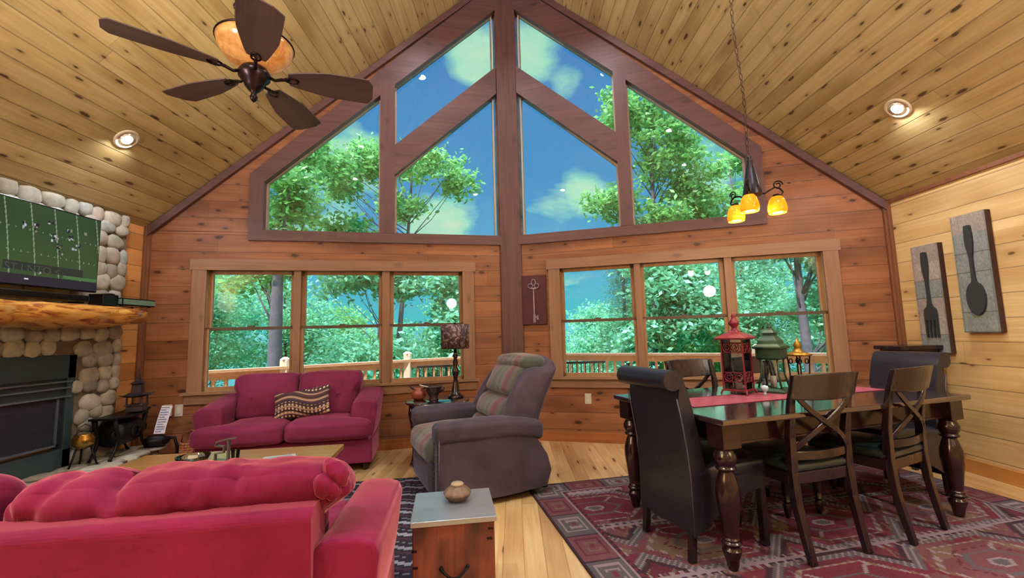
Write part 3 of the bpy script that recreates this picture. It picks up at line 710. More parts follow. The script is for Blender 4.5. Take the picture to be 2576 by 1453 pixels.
# table lamp
lp = empty('table_lamp', (-.60, 4.46, .6), 0, 'table lamp with turned dark base and marbled brown drum shade', 'lamp')
b = MB(); b.lathe([(.08, 0), (.08, .015), (.06, .03), (.042, .05), (.036, .10), (.026, .15), (.02, .19), (.032, .24), (.034, .27), (.018, .31), (.028, .35), (.016, .39), (.028, .42), (.016, .45), (.01, .52)], n=16); b.build('lamp_base', M['mahog'], lp)
def shadem():
    t = NT('marbled_shade'); v = t.obj()
    a = t.noise(v, 17., 4., .65, 1.6)
    c = t.ramp(a, [(.36, lin('#22141c')), (.45, lin('#553844')), (.52, lin('#2a1a22')), (.60, lin('#b09a9c')), (.68, lin('#4a303a'))])
    return t.bsdf(Base_Color=c, Roughness=.6)
M['shade'] = shadem()
b = MB(); b.lathe([(.14, .49), (.143, .49), (.148, .735), (.145, .735), (.142, .6), (.14, .49)], n=32); b.build('lamp_shade', M['shade'], lp)
b = MB(); b.lathe([(.006, .5), (.006, .74), (.012, .75), (.001, .76)], n=8)
for k in range(3): b.tube([(0, 0, .73), (.145*math.cos(k*2.09), .145*math.sin(k*2.09), .73)], .003, 5)
b.build('finial', M['bronze'], lp)
M['terra'] = plain('red_clay', '#86402e', .4, nz=.3); M['dkclay'] = plain('dark_glazed_clay', '#3a2a2e', .22, nz=.3)
pt = empty('clay_pot', (-.955, 4.37, .6), .4, 'rounded red clay pot with small handles on the round side table', 'pot')
b = MB(); b.lathe([(.04, 0), (.062, .02), (.07, .05), (.062, .085), (.045, .1), (.05, .118), (.044, .118), (.038, .1), (.001, .09)], n=20); b.build('pot_body', M['terra'], pt)
for s in (-1, 1):
    b = MB(); b.tube([(s*.05, 0, .105), (s*.075, 0, .125), (s*.09, 0, .145), (s*.075, 0, .15)], .008, 6); b.build('handle', M['dkclay'], pt)
pt = empty('footed_clay_bowl', (-.80, 4.33, .6), 0, 'dark glazed footed bowl with flared rim on the round side table', 'bowl')
b = MB(); b.lathe([(.048, 0), (.045, .015), (.04, .035), (.055, .06), (.075, .09), (.08, .125), (.088, .132), (.082, .134), (.07, .12), (.05, .08), (.001, .07)], n=22); b.build('bowl_body', M['dkclay'], pt)
b = MB(); b.tube([(.06, 0, .075), (.1, 0, .1), (.1, 0, .125)], .008, 6); b.build('handle', M['dkclay'], pt)
b = MB(); b.tube([(-.05, 0, .125), (-.1, .01, .135), (-.14, .01, .15)], .006, 6); b.build('ladle', M['plate'], pt)

# things on the coffee table
CR = rad(7.8); CC = Vector((-1.885, 2.875, .45))
def ctp(x, y): return (CC.x+x*math.cos(CR)-y*math.sin(CR), CC.y+x*math.sin(CR)+y*math.cos(CR), .45)
M['clear'] = glassm('clear_glass', (.86, .93, .93), .02)
M['darkglass'] = plain('smoky_grey', '#5b5350', .25)
def world_to(x, y, z): return (x, y, z)
d = empty('glass_dish', (-2.125, 2.935, .45), .1, 'oval glass dish holding dark coasters at the end of the coffee table', 'dish')
b = MB(); b.lathe([(.075, 0), (.085, .006), (.098, .035), (.094, .035), (.08, .008), (.001, .005)], n=24); b.build('dish_bowl', M['clear'], d)
b = MB(); b.cbox((0, .02, .018), (.1, .07, .022)); b.build('coaster', M['darkglass'], d, .01)
b = MB(); b.cbox((.01, -.02, .03), (.06, .004, .022)); b.build('paper_label', M['plate'], d)
g = empty('wire_candle_holder', (-1.92, 2.93, .45), 0, 'bent dark metal candle holder with two arms on the coffee table', 'candle holder')
b = MB()
b.sweep([(-.055, 0, .0), (-.055, 0, .045), (.0, 0, .05), (.0, 0, .09), (-.055, 0, .095), (-.045, .0, .12), (.02, 0, .135), (.075, .0, .14)], .022, .008, (0, 1, 0))
b.sweep([(.03, 0, 0), (.03, 0, .13)], .022, .01, (0, 1, 0)); b.cbox((-.01, 0, .003), (.12, .05, .006)); b.build('metal_frame', M['darkglass'], g)
b = MB(); b.lathe([(.022, 0), (.026, .06), (.024, .06), (.02, .004), (.001, .004)], (.07, .01, .002), 16); b.build('glass_cup', M['clear'], g)
g2 = [('#9fb4b8', (.20, .27, .004), 0, 0, 8), ('#b9c8c6', (.19, .25, .004), .02, .012, 22), ('#8aa0a8', (.17, .22, .003), .035, .0, 34)]
for i, (c, dd, dx, dy, an) in enumerate(g2):
    b = MB(); b.cbox((0, 0, .002+0.0045*i), dd); o = b.build('magazine', plain('magazine_cover_%d' % i, c, .3, nz=.2, nscale=12), None, loc=(-1.555+dx, 2.86+dy, .45), rot=(0, 0, rad(an)))
    tag(o, ['pale blue magazine at the bottom of the pile on the coffee table', 'pale green magazine in the middle of the pile on the coffee table', 'small grey blue booklet on top of the magazine pile'][i], 'magazine', 'magazines on the coffee table')
# ------------------------------------------------------------------ dining table
TR = rad(17.6); TC = Vector((1.79, 3.0, 0))
def tb(x, y, z=.765): return (TC.x+x*math.cos(TR)-y*math.sin(TR), TC.y+x*math.sin(TR)+y*math.cos(TR), z)
dt = empty('dining_table', TC, TR, 'dark mahogany dining table with four turned legs standing on the red kilim rug', 'dining table')
b = MB(); b.box(-.965, .965, -.525, .525, .735, .765); b.build('table_top', M['mahogx'], dt, .007, 3)
b = MB(); b.box(-.86, .86, -.43, -.405, .615, .735); b.box(-.86, .86, .405, .43, .615, .735); b.box(-.87, -.845, -.43, .43, .615, .735); b.box(.845, .87, -.43, .43, .615, .735)
b.box(-.87, .87, -.436, -.428, .615, .628); b.build('apron', M['mahog'], dt, .003)
legp = [(.022, 0), (.028, .02), (.034, .055), (.045, .085), (.048, .10), (.036, .115), (.036, .122), (.050, .130), (.050, .138), (.040, .146), (.044, .152), (.036, .160), (.038, .19), (.046, .25), (.055, .32), (.059, .37), (.056, .41), (.045, .45), (.036, .475), (.034, .485), (.05, .49), (.052, .50), (.044, .508), (.046, .515), (.057, .535), (.057, .56), (.045, .582), (.042, .592), (.055, .6), (.001, .6)]
for x in (-.885, .885):
    for y in (-.43, .43):
        b = MB(); b.lathe(legp, (x, y, .01), 26); b.cbox((x, y, .672), (.115, .115, .126)); b.build('leg', M['mahog'], dt, .004)
# ------------------------------------------------------------------ X-back chairs
M['leather'] = plain('black_leather', '#1f1e2a', .3, nz=.12, nscale=60, bump=.12, spec=.6)
M['leathers'] = plain('dark_seat_leather', '#26302f', .28, nz=.1, nscale=80, bump=.1, spec=.6)
M['chairwood'] = woodm('espresso_wood', '#26161a', '#190e12', 2, .25, .3)
def make_xchair():
    r = empty('cross_back_chair', (0, 0, 0))
    for s in (-1, 1):
        b = MB(); x = s*.198
        b.sweep([(x*.97, -.292, 0), (x*.985, -.262, .13), (x, -.235, .28), (x, -.222, .44), (x*1.0, -.228, .62), (x*1.03, -.255, .80), (x*1.07, -.296, .95)], [.038, .04, .044, .046, .042, .036, .028], [.03, .034, .038, .042, .038, .03, .022])
        b.build('back_post', M['chairwood'], r, .004)
        b = MB(); b.lathe([(.012, 0), (.017, .02), (.024, .07), (.018, .085), (.018, .09), (.026, .096), (.026, .102), (.020, .108), (.024, .15), (.028, .26), (.03, .40)], (s*.195, .19, 0), 14); b.build('leg', M['chairwood'], r)
    b = MB(); b.box(-.215, .215, .185, .215, .375, .435); b.box(-.195, .195, -.235, -.205, .375, .435); b.box(-.222, -.195, -.22, .21, .375, .435); b.box(.195, .222, -.22, .21, .375, .435)
    b.build('seat_frame', M['chairwood'], r, .004)
    b = MB(); b.cushion((0, -.005, .455), (.445, .46, .05), .025, 16, (0, 0, .022)); b.build('seat', M['leathers'], r)
    # curved top rail
    b = MB(); n = 12
    R1 = []
    for k in range(n+1):
        u = k/n*2-1; x = u*.232; yb = -.27-.045*(1-u*u); R1.append([(x, yb-.0-.011, .815+.01*u*u), (x, yb+.011, .815+.01*u*u), (x, yb+.011-.035, .955+.005*(1-u*u)), (x, yb-.011-.035, .955+.005*(1-u*u))])
    b.loft(R1, False); b.build('top_rail', M['chairwood'], r, .005)
    b = MB(); R1 = []
    for k in range(n+1):
        u = k/n*2-1; x = u*.185; yb = -.228-.03*(1-u*u); R1.append([(x, yb-.009, .50), (x, yb+.009, .50), (x, yb+.009, .545), (x, yb-.009, .545)])
    b.loft(R1, False); b.build('lower_rail', M['chairwood'], r, .003)
    for s in (-1, 1):
        pts = []
        for k in range(13):
            u = k/12; x = s*(-.185+.37*u); z = .545+.285*u
            y = -.232-.05*u-.028*(1-(2*u-1)**2)+s*.006; x += s*.02*math.sin(PI*u*2)*-1
            pts.append((x, y, z))
        b = MB(); b.sweep(pts, .03, .014, (0, 1, 0) if False else (1, 0, .0)) if False else b.sweep(pts, .012, .03, (0, 1, 0)); b.build('cross_brace', M['chairwood'], r, .003)
    return r
xs = [((1.588, 2.668), 16.7, 'near side dark wooden cross back chair beside the black high back chair seen from behind'),
      ((2.21, 2.865), 26.6, 'near side dark wooden cross back chair nearest the fork and spoon wall'),
      ((1.545, 3.375), 197.6, 'dark wooden cross back chair on the window side, left of the red lantern'),
      ((2.115, 3.50), 197.6, 'dark wooden cross back chair on the window side, seen through the red lantern')]
xc0 = make_xchair()
for i, ((x, y), r_, lb) in enumerate(xs):
    o = xc0 if i == 0 else copy_tree(xc0)
    o.location = (x, y, .013); o.rotation_euler = (0, 0, rad(r_)); tag(o, lb, 'chair', 'cross back chairs around the dining table')
# ------------------------------------------------------------------ parsons chairs with scroll backs
def make_parsons():
    r = empty('high_back_chair', (0, 0, 0))
    b = MB()   # back: side profile in (y,z) extruded
    prof = []
    front = [(-.155, .40), (-.17, .52), (-.195, .66), (-.225, .80), (-.255, .90), (-.275, .955)]
    # scroll round the top, rolling backwards
    sc = []
    for k in range(0, 13):
        a = rad(20+k*24); sc.append((-.335+.058*math.cos(a)*1.05, .938+.056*math.sin(a)))
    back = [(-.31, .83), (-.287, .70), (-.272, .56), (-.268, .42), (-.266, .14), (-.246, .135), (-.24, .40)]
    prof = front+sc+back
    b.prism(prof, 0, -.225, .225, True); b.build('backrest', M['leather'], r, .012, 3)
    b = MB(); b.cushion((0, .045, .43), (.46, .50, .10), .04, 16, (0, .006, .02)); b.build('seat', M['leather'], r)
    # skirted lower body with a pointed drop at the back corners
    b = MB()
    for s in (-1, 1):
        x0, x1 = s*.228, s*.215
        b.prism([(-.262, .44), (.27, .44), (.27, .33), (.05, .30), (-.24, .14), (-.262, .13)], 0, min(x0, x1), max(x0, x1))
    b.box(-.222, .222, .255, .268, .33, .44); b.build('skirt', M['leather'], r, .003)
    for s in (-1, 1):
        b = MB(); b.bar((s*.195, -.225, .42), (s*.195, -.262, 0), .036); b.build('leg', M['chairwood'], r, .004)
        b = MB(); b.bar((s*.195, .235, .42), (s*.195, .24, 0), .038); b.build('leg', M['chairwood'], r, .004)
    pm = plain('grey_piping', '#4c4c58', .4)
    for s in (-1, 1):
        b = MB(); b.tube([(s*.226, -.262, .14), (s*.226, -.262, .42), (s*.226, -.272, .56), (s*.226, -.296, .72), (s*.226, -.32, .84)], .004, 5); b.build('piping', pm, r)
    return r
p0 = make_parsons()
p0.location = (1.085, 2.668, .013); p0.rotation_euler = (0, 0, rad(-71)); tag(p0, 'black leather high back chair with rolled top seen from behind, left table end', 'chair', 'black leather high back chairs at the table ends')
p1 = copy_tree(p0); p1.location = (2.72, 3.295, .013); p1.rotation_euler = (0, 0, rad(106)); tag(p1, 'black leather high back chair at the right end of the table facing the viewer', 'chair', 'black leather high back chairs at the table ends')

# runner
M['runner'] = attr_mat('runner_cloth', .9)
def run(u, v):
    e = min(v, .31-v)
    if e < .012: return lin('#6c2c3a')
    k = int(u/.02)+int(v/.02)
    return lin('#a65462') if (int(u/.06)+int(v/.06)) % 2 else lin('#984656')
o = painted('table_runner', 1.62, .31, 54, 24, run, M['runner'], None, tb(-.83, -.165, .765), (0, 0, TR), .003)
tag(o, 'faded rose red cloth runner lying along the middle of the dining table', 'table runner')
# lanterns
M['redl'] = plain('red_painted_metal', '#7c1f2c', .4, nz=.35, nscale=30); M['greenl'] = plain('green_painted_metal', '#25442f', .4, nz=.35, nscale=30); M['gold'] = plain('aged_gold_metal', '#a07a2c', .35, .6, nz=.35)
M['candle'] = plain('candle_wax', '#d8cfc0', .5)
def lantern(name, loc, rz, w, h, hb, mat, label, parts=True):
    """w: body width; hb: body height to the roof; h: total"""
    r = empty(name, loc, rz, label, 'lantern', 'decorative lanterns on the table runner'); q = w/2
    b = MB(); b.box(-q, q, -q, q, .022, .034)
    for x in (-1, 1):
        for y in (-1, 1): b.tube([(x*q*.97, y*q*.97, .03), (x*q*1.1, y*q*1.1, 0)], [.008, .006], 6)
    b.build('base', mat, r, .002)
    for x in (-1, 1):
        for y in (-1, 1):
            b = MB(); b.bar((x*q*.92, y*q*.92, .03), (x*q*.88, y*q*.88, hb), .009); b.build('corner_post', mat, r)
    for k in range(4):
        a = k*PI/2; c_, s_ = math.cos(a), math.sin(a)
        def P(u, z, d=.88): return (c_*q*d-s_*u, s_*q*d+c_*u, z)
        for zc in (.034+.22*hb, hb-.16*hb):
            R = q*.36; b = MB()
            for uu in (-.42, .42):
                b.tube([P(uu*q+R*math.cos(t)*.95, zc+R*math.sin(t)) for t in [i*PI/7 for i in range(15)]], .0035, 5)
                b.tube([P(uu*q+R*.5*math.cos(t), zc+R*.5*math.sin(t)) for t in [i*PI/5 for i in range(11)]], .003, 5)
            b.tube([P(-.85*q, zc+R*1.15), P(.85*q, zc+R*1.15)], .003, 5)
            b.tube([P(-.85*q, zc-R*1.15), P(.85*q, zc-R*1.15)], .003, 5)
            b.build('filigree_panel', mat, r)
    for k in range(4):
        a = k*PI/2; b = MB(); b.M = Matrix.Rotation(a, 4, 'Z'); b.box(q*.84, q*.845, -q*.84, q*.84, .034, hb); b.build('glass_pane', M['clear'], r)
    b = MB(); R = []
    for s_, z in ((1.28, hb), (1.30, hb+.012), (.95, hb+.03), (.42, hb+.05), (.30, hb+.065)):
        R.append([(x*q*s_, y*q*s_, z) for x, y in ((-1, -1), (0, -1.06), (1, -1), (1.06, 0), (1, 1), (0, 1.06), (-1, 1), (-1.06, 0))])
    b.loft(R, False); b.build('roof', mat, r, .002)
    f = (h-hb-.06); b = MB(); z = hb+.055
    b.lathe([(.030, z), (.018, z+.12*f), (.016, z+.2*f), (.034, z+.36*f), (.036, z+.45*f), (.018, z+.6*f), (.012, z+.7*f), (.016, z+.78*f), (.006, z+.9*f), (.001, z+f)], n=14); b.build('finial', mat, r)
    b = MB(); b.lathe([(.022, .034), (.022, .10), (.001, .10)], n=14); b.build('candle', M['candle'], r)
lantern('candle_lantern', (1.562, 3.085, .768), rad(42), .158, .575, .375, M['redl'], 'tall red metal lantern with scroll panels and bulb finial')
lg = empty('candle_lantern', (1.832, 3.125, .768), rad(40), 'green metal lantern with tiered pagoda roof', 'lantern', 'decorative lanterns on the table runner')
q = .07
b = MB(); R = []
for s_, z in ((1.35, 0), (1.35, .012), (1.0, .03), (.9, .032)): R.append([(x*q*s_, y*q*s_, z) for x, y in ((-1, -1), (1, -1), (1, 1), (-1, 1))])
b.loft(R, False); b.build('base', M['greenl'], lg, .002)
for x in (-1, 1):
    for y in (-1, 1):
        b = MB(); b.tube([(x*q*1.05, y*q*1.05, .03), (x*q*.8, y*q*.8, .12), (x*q*.8, y*q*.8, .26)], .007, 6); b.build('corner_post', M['greenl'], lg)
b = MB(); R = []
for s_, z in ((.95, .225), (1.1, .235), (1.1, .30), (1.32, .305), (1.3, .318), (.95, .335), (.85, .36), (.6, .385), (.5, .395), (.5, .41), (.62, .412), (.35, .435), (.3, .445)): R.append([(x*q*s_, y*q*s_, z) for x, y in ((-1, -1), (1, -1), (1, 1), (-1, 1))])
b.loft(R, False); b.build('roof', M['greenl'], lg, .002)
b = MB(); b.lathe([(.012, .44), (.02, .452), (.008, .465), (.012, .475), (.001, .488)], n=10); b.build('finial', M['greenl'], lg)
b = MB(); b.box(-q*.78, q*.78, -q*.78, q*.78, .035, .22); b.build('glass_chimney', M['clear'], lg)
b = MB(); b.lathe([(.02, .034), (.02, .11), (.001, .11)], n=12); b.build('candle', M['candle'], lg)
ls = empty('candle_lantern', (2.09, 3.23, .768), rad(20), 'small aged gold topped lantern with open scroll legs', 'lantern', 'decorative lanterns on the table runner')
b = MB(); b.lathe([(.075, 0), (.075, .008), (.001, .008)], n=20); b.build('base', M['bronze'], ls)
for k in range(4):
    a = PI/4+k*PI/2; b = MB(); b.tube([(.07*math.cos(a), .07*math.sin(a), .008), (.06*math.cos(a), .06*math.sin(a), .1), (.07*math.cos(a), .07*math.sin(a), .24)], .005, 6)
    b.torus((.05*math.cos(a), .05*math.sin(a), .2), .018, .004, 1, 10, 5); b.build('corner_post', M['bronze'], ls)
b = MB(); b.lathe([(.085, .24), (.09, .25), (.06, .262), (.03, .272), (.022, .30), (.03, .315), (.014, .34), (.001, .37)], n=12); b.build('roof', M['gold'], ls)
b = MB(); b.lathe([(.024, .01), (.03, .05), (.026, .05), (.001, .015)], n=12); b.build('glass_cup', M['clear'], ls)
cb = MB(); cb.lathe([(.012, 0), (.008, .012), (.008, .02), (.02, .032), (.024, .046), (.02, .06), (.001, .066)], n=16)
o = cb.build('glass_bauble', plain('pale_blue_glass', '#b8d4dc', .1, spec=.8), loc=(1.685, 2.985, .768)); tag(o, 'small pale blue glass ball candle between the red and green lanterns', 'candle')

# ------------------------------------------------------------------ corner stand, wall art, plates
cs = empty('corner_stand', (3.50, 3.885, 0), 0, 'dark wooden corner stand behind the high back chair under the fork art', 'stand')
b = MB(); b.box(-.2, .19, -.14, .14, .995, 1.03); b.build('stand_top', M['chairwood'], cs, .006)
b = MB(); b.box(-.17, .16, -.11, .11, .90, .995); b.box(-.17, .16, -.11, .11, .4, .42); b.build('apron', M['chairwood'], cs, .004)
for x in (-.16, .15):
    for y in (-.1, .1):
        b = MB(); b.bar((x, y, 0), (x, y, .9), .035); b.build('leg', M['chairwood'], cs, .003)
M['artside'] = plain('dark_canvas_edge', '#3a1e1c', .6)
M['uten'] = plain('charcoal_utensil', '#2e3436', .5, nz=.15)
M['artp'] = attr_mat('weathered_print', .8)
def artpaint(W, Hh, dots):
    rows = [random.Random(int(W*100)+i) for i in range(12)]
    def fn(u, v):
        k = int(v/(Hh/6)); rr = random.Random(k*7+int(W*1000)); base = lin(rr.choice(['#aaa6a2', '#9aa2a4', '#b2a8a2', '#909898', '#a69c98']))
        n_ = mnoise.noise(Vector((u*25, v*9, k)))*.18+mnoise.noise(Vector((u*90, v*40, k+5)))*.25+random.uniform(-.1, .1)
        e = abs((v/(Hh/6)) % 1-.02) < .02
        s = .55 if e else 1+n_
        if min(u, W-u) < .012: s *= .8
        return tuple(max(0, x*s) for x in base)
    return fn
def art(name, y0, y1, z0, z1, label, outline, tines=None):
    W, Hh = y1-y0, z1-z0
    root = empty(name, (XR, (y0+y1)/2, (z0+z1)/2), rad(-90), label, 'wall art', 'fork and spoon boards on the side wall')
    # local: x runs towards -Y world => left-right as seen by the viewer, -y is into the room, z up
    b = MB(); b.box(-W/2, W/2, -.045, 0, -Hh/2, Hh/2); b.build('board', M['artside'], root, .003)
    painted('print', W, Hh, 36, 110, artpaint(W, Hh, 0), M['artp'], root, (-W/2, -.045, -Hh/2), (rad(90), 0, 0), .003)
    b = MB()
    for pl in outline: b.prism([(x, z) for x, z in pl], 1, -.064, -.046)
    b.build(name.split('_')[0]+'_shape', M['uten'], root, .004)
def mirror(half): return half+[(-x, z) for x, z in half[::-1]]
def quads(half):   # stack of convex bands from a half outline
    return [[(half[i][0], half[i][1]), (half[i+1][0], half[i+1][1]), (-half[i+1][0], half[i+1][1]), (-half[i][0], half[i][1])] for i in range(len(half)-1)]
handle = [(.018, .38), (.024, .37), (.027, .33), (.029, .27), (.027, .22), (.018, .16), (.0125, .12), (.011, .05), (.013, -.04), (.017, -.075)]
bowl = [(.017, -.075), (.03, -.09)]+[(.07*math.cos(a), -.205+.135*math.sin(a)) for a in [rad(t) for t in (58, 45, 30, 15, 0, -15, -30, -45, -60, -75, -88)]]
art('spoon_board', 3.287, 3.552, 1.137, 2.085, 'grey weathered board with a charcoal spoon, the higher of the two on the side wall', quads(handle+bowl[1:]))
fh = [(x, z+.03) for x, z in handle]+[(.024, -.07), (.05, -.095), (.058, -.13), (.058, -.19)]
tn_ = [[(x-.0085, -.19), (x+.0085, -.19), (x+.006, -.34), (x-.006, -.34)] for x in (-.049, -.0165, .0165, .049)]
art('fork_board', 3.685, 3.935, .961, 1.91, 'grey weathered board with a charcoal fork, the lower one nearer the corner', quads(fh)+tn_)
# key picture on the front wall
kc = WP('R', .395*.5+.135, 1.62); kc = WP('R', (.1274+.4094)/2, 1.62, 0)
kr = empty('key_picture', kc, ROT['R'], 'maroon framed picture of an ornate silver key beside the centre post', 'picture')
b = MB(); b.box(-.148, .148, -.03, 0, -.292, .292); b.build('picture_board', plain('maroon_board', '#4a1226', .5, nz=.35, nscale=9), kr, .003)
b = MB()
b.torus((0, -.036, .205), .03, .007, 1, 14, 6, .8, 1.25); b.torus((-.038, -.036, .163), .027, .007, 1, 14, 6); b.torus((.038, -.036, .163), .027, .007, 1, 14, 6)
b.box(-.035, .035, -.042, -.03, .128, .142); b.bar((0, -.036, .13), (0, -.036, -.265), .014, .012, (0, 1, 0)); b.ball((0, -.036, .12), .012, 8)
b.box(-.012, .014, -.042, -.03, -.27, -.17); b.box(.0, .05, -.042, -.03, -.215, -.195); b.box(.03, .052, -.042, -.03, -.235, -.185)
b.build('key_shape', plain('pewter_key', '#8f8098', .35, .3), kr)
def plate(name, loc, rz, label, kind):
    r = empty(name, loc, rz, label, 'outlet' if kind == 'o' else 'switch')
    b = MB(); b.box(-.036, .036, -.006, 0, -.058, .058); b.build('cover_plate', M['plate'], r, .002)
    b = MB()
    if kind == 'o':
        for z in (-.024, .024): b.cbox((0, -.0065, z), (.028, .004, .03))
    else: b.cbox((0, -.0075, 0), (.032, .006, .066))
    b.build('socket_face' if kind == 'o' else 'rocker', M['candle'], r, .002)
plate('wall_outlet', WP('R', .829, .476), ROT['R'], 'ivory wall outlet low on the pine wall beside the dining chair', 'o')
plate('wall_outlet', WP('L', 3.470, .555), ROT['L'], 'ivory wall outlet nearer the fireplace of the pair behind the loveseat', 'o')
plate('wall_switch', WP('L', 3.375, .55), ROT['L'], 'ivory blank wall plate nearer the loveseat of the pair of plates', 's')

# ------------------------------------------------------------------ rugs
M['rugp'] = attr_mat('kilim_wool', .95, 0, .25)
rnd = random.Random(5)
blot = [(rnd.uniform(0, 3.2), rnd.uniform(0, 2.7), rnd.random()) for _ in range(60)]
def hexa(u, v, cu, cv, a, b_):   # hexagonal distance, 1 at the border
    x, y = abs(u-cu)/a, abs(v-cv)/b_
    return max(y, x*.72+y*.5)
cMar, cRed, cRose, cGr, cCream, cTan, cDk = [lin(x) for x in ('#602c38', '#6c2c3a', '#70444a', '#5a5458', '#8a7a80', '#765c4e', '#3e2a34')]
def kil(u, v):
    q = .0135; ui, vi = int(u/q), int(v/q); u2, v2 = (ui+.5)*q, (vi+.5)*q
    n_ = mnoise.noise(Vector((u2*2.2, v2*2.2, 3.)))
    fieldc = cMar if n_ < -.08 else (cRed if n_ < .22 else cRose)
    W, Hh = 3.12, 2.62; c = fieldc
    eu, ev = min(u2, W-u2), min(v2, Hh-v2); e = min(eu, ev*1.15)
    if e < .02: return cDk
    if e < .215:            # main border with hooked motifs
        t = v2 if eu < ev*1.15 else u2; w = e-.02; k = int(t/.30); lt = (t % .30)/.30; alt = k % 2
        c = cRose if alt else cGr
        x, y = abs(lt-.5)*2, abs(w/.195-.5)*2
        d = max(x*1.15, y)
        if .62 < d < .78: c = cCream if alt == 0 else cMar
        elif .3 < d < .42 and not (x < .15): c = cTan if alt else cCream
        elif d < .16: c = cRed
        if int(lt*22) == 0: c = cDk
        return c
    if e < .228: return cCream
    if e < .25: return cDk if (int((u2+v2)/.027) % 2) else cRed
    # field: rows of hexagonal medallions between zig-zag bars
    bandh = .60; vv = v2-.25; band = int(vv/bandh); lv = (vv % bandh); off = .42 if band % 2 else 0.
    # comb-toothed cream bars between the bands
    dbar = min(lv, bandh-lv)
    tooth = ((u2+off*.3) % .056) < .022
    hook = (int((u2+.2)/.45)+band) % 3 != 2 or band == 1
    if dbar < .014 and hook: return cCream
    if dbar < .048 and tooth and hook: return cCream if dbar < .04 else cTan
    cu = (round((u2-off-.35)/.84)*.84+off+.35); cv = .25+band*bandh+bandh/2
    d = hexa(u2, v2, cu, cv, .40, .30)
    st = (ui+vi) % 3
    if .80 < d < .93: return cGr if st else cCream
    if .93 <= d < 1.0: return cDk
    if .62 < d < .68: return cCream if (ui//2) % 2 else cTan
    if d < .62:
        c = cRed if (band+int(cu*3)) % 2 else cRose
        if n_ > .25: c = cTan
        x, y = abs(u2-cu), abs(v2-cv)
        if .30 < d < .36: c = cGr
        if d < .14: c = cCream if d > .09 else cGr
        if .42 < d < .47 and (ui+2*vi) % 5 < 3: c = cMar
        if abs(x-y*1.2) < .014 and .36 < d < .6: c = cCream
        return c
    g = mnoise.noise(Vector((u2*14, v2*14, 9)))
    if abs((u2*7+v2*4) % 1-.5) < .06 and g > 0: return cTan
    if (int(u2/.07)+int(v2/.07)) % 5 == 0 and (ui % 5 in (1, 2, 3)) and (vi % 5 == 2 or ui % 5 == 1): return cGr
    return c
RR = rad(12.5)
# painted() grows +x,+y; the far-left corner sits at (.07,3.60), so v is measured back from the far edge
o = painted('kilim_rug', 3.12, 2.62, 232, 194, lambda u, v: kil(u, 2.62-v), M['rugp'], None, (.07+2.62*math.sin(RR), 3.60-2.62*math.cos(RR), .001), (0, 0, RR), .011)
tag(o, 'large red and grey patterned kilim rug under the dining table', 'rug')
M['rug2'] = attr_mat('zigzag_wool', .95, 0, .25)
def zz(u, v):
    ph = (v/.17+.55*abs(((u/.22) % 1)-.5)) % 1
    n_ = mnoise.noise(Vector((u*12, v*12, 1)))
    c1, c2, c3 = lin('#2e2834'), lin('#8e8f9c'), lin('#4a3240')
    if ph < .22: return tuple(x*(1+.3*n_) for x in c2)
    if .45 < ph < .53: return tuple(x*.6 for x in c2)
    if .7 < ph < .85: return c3
    return c1
o = painted('area_rug', 2.75, 1.95, 150, 110, zz, M['rug2'], None, (-2.92, 1.62, .001), (0, 0, rad(8.7)), .01)
tag(o, 'dark grey rug with pale zigzag stripes under the coffee table', 'rug')
# ------------------------------------------------------------------ fireplace
def stonem():
    t = NT('river_stone'); r = t.n('NewGeometry').outputs['Random Per Island']
    c = t.ramp(r, [(0., lin('#c2bcaa')), (.25, lin('#a8a498')), (.45, lin('#cec8b6')), (.65, lin('#acb0ac')), (.82, lin('#b8ac9c')), (1., lin('#918a86'))])
    nz = t.noise(t.obj(), 16., 5., .6); c = t.mix(t.map(nz, .3, .75), t.mix(1., c, (.6, .6, .58), 'MULTIPLY'), c)
    return t.bsdf(Base_Color=c, Roughness=.75, Normal=t.bump(nz, .3, .01))
M['stone'] = stonem(); M['mortar'] = plain('grey_brown_mortar', '#6e6252', .9, bump=.4)
M['slate'] = plain('flagstone', '#9a917c', .7, nz=.3, nscale=8, bump=.3)
FX = -3.668
fp = empty('fireplace', (FX, 2.6, 0), 0, 'river stone fireplace with black metal firebox against the wall', 'fireplace')
def B(): 
    b = MB(); b.M = Matrix.Translation((-FX, -2.6, 0)); return b
b = B(); b.box(XL+.002, FX, 1.1, 2.4, .0, 2.42); b.box(XL+.002, FX, 3.64, 4.05, .0, 2.42); b.box(XL+.002, FX, 2.4, 3.64, 1.15, 2.42); b.build('chimney_core', M['mortar'], fp)
b = B(); rs = random.Random(4)
z = .31; row = 0
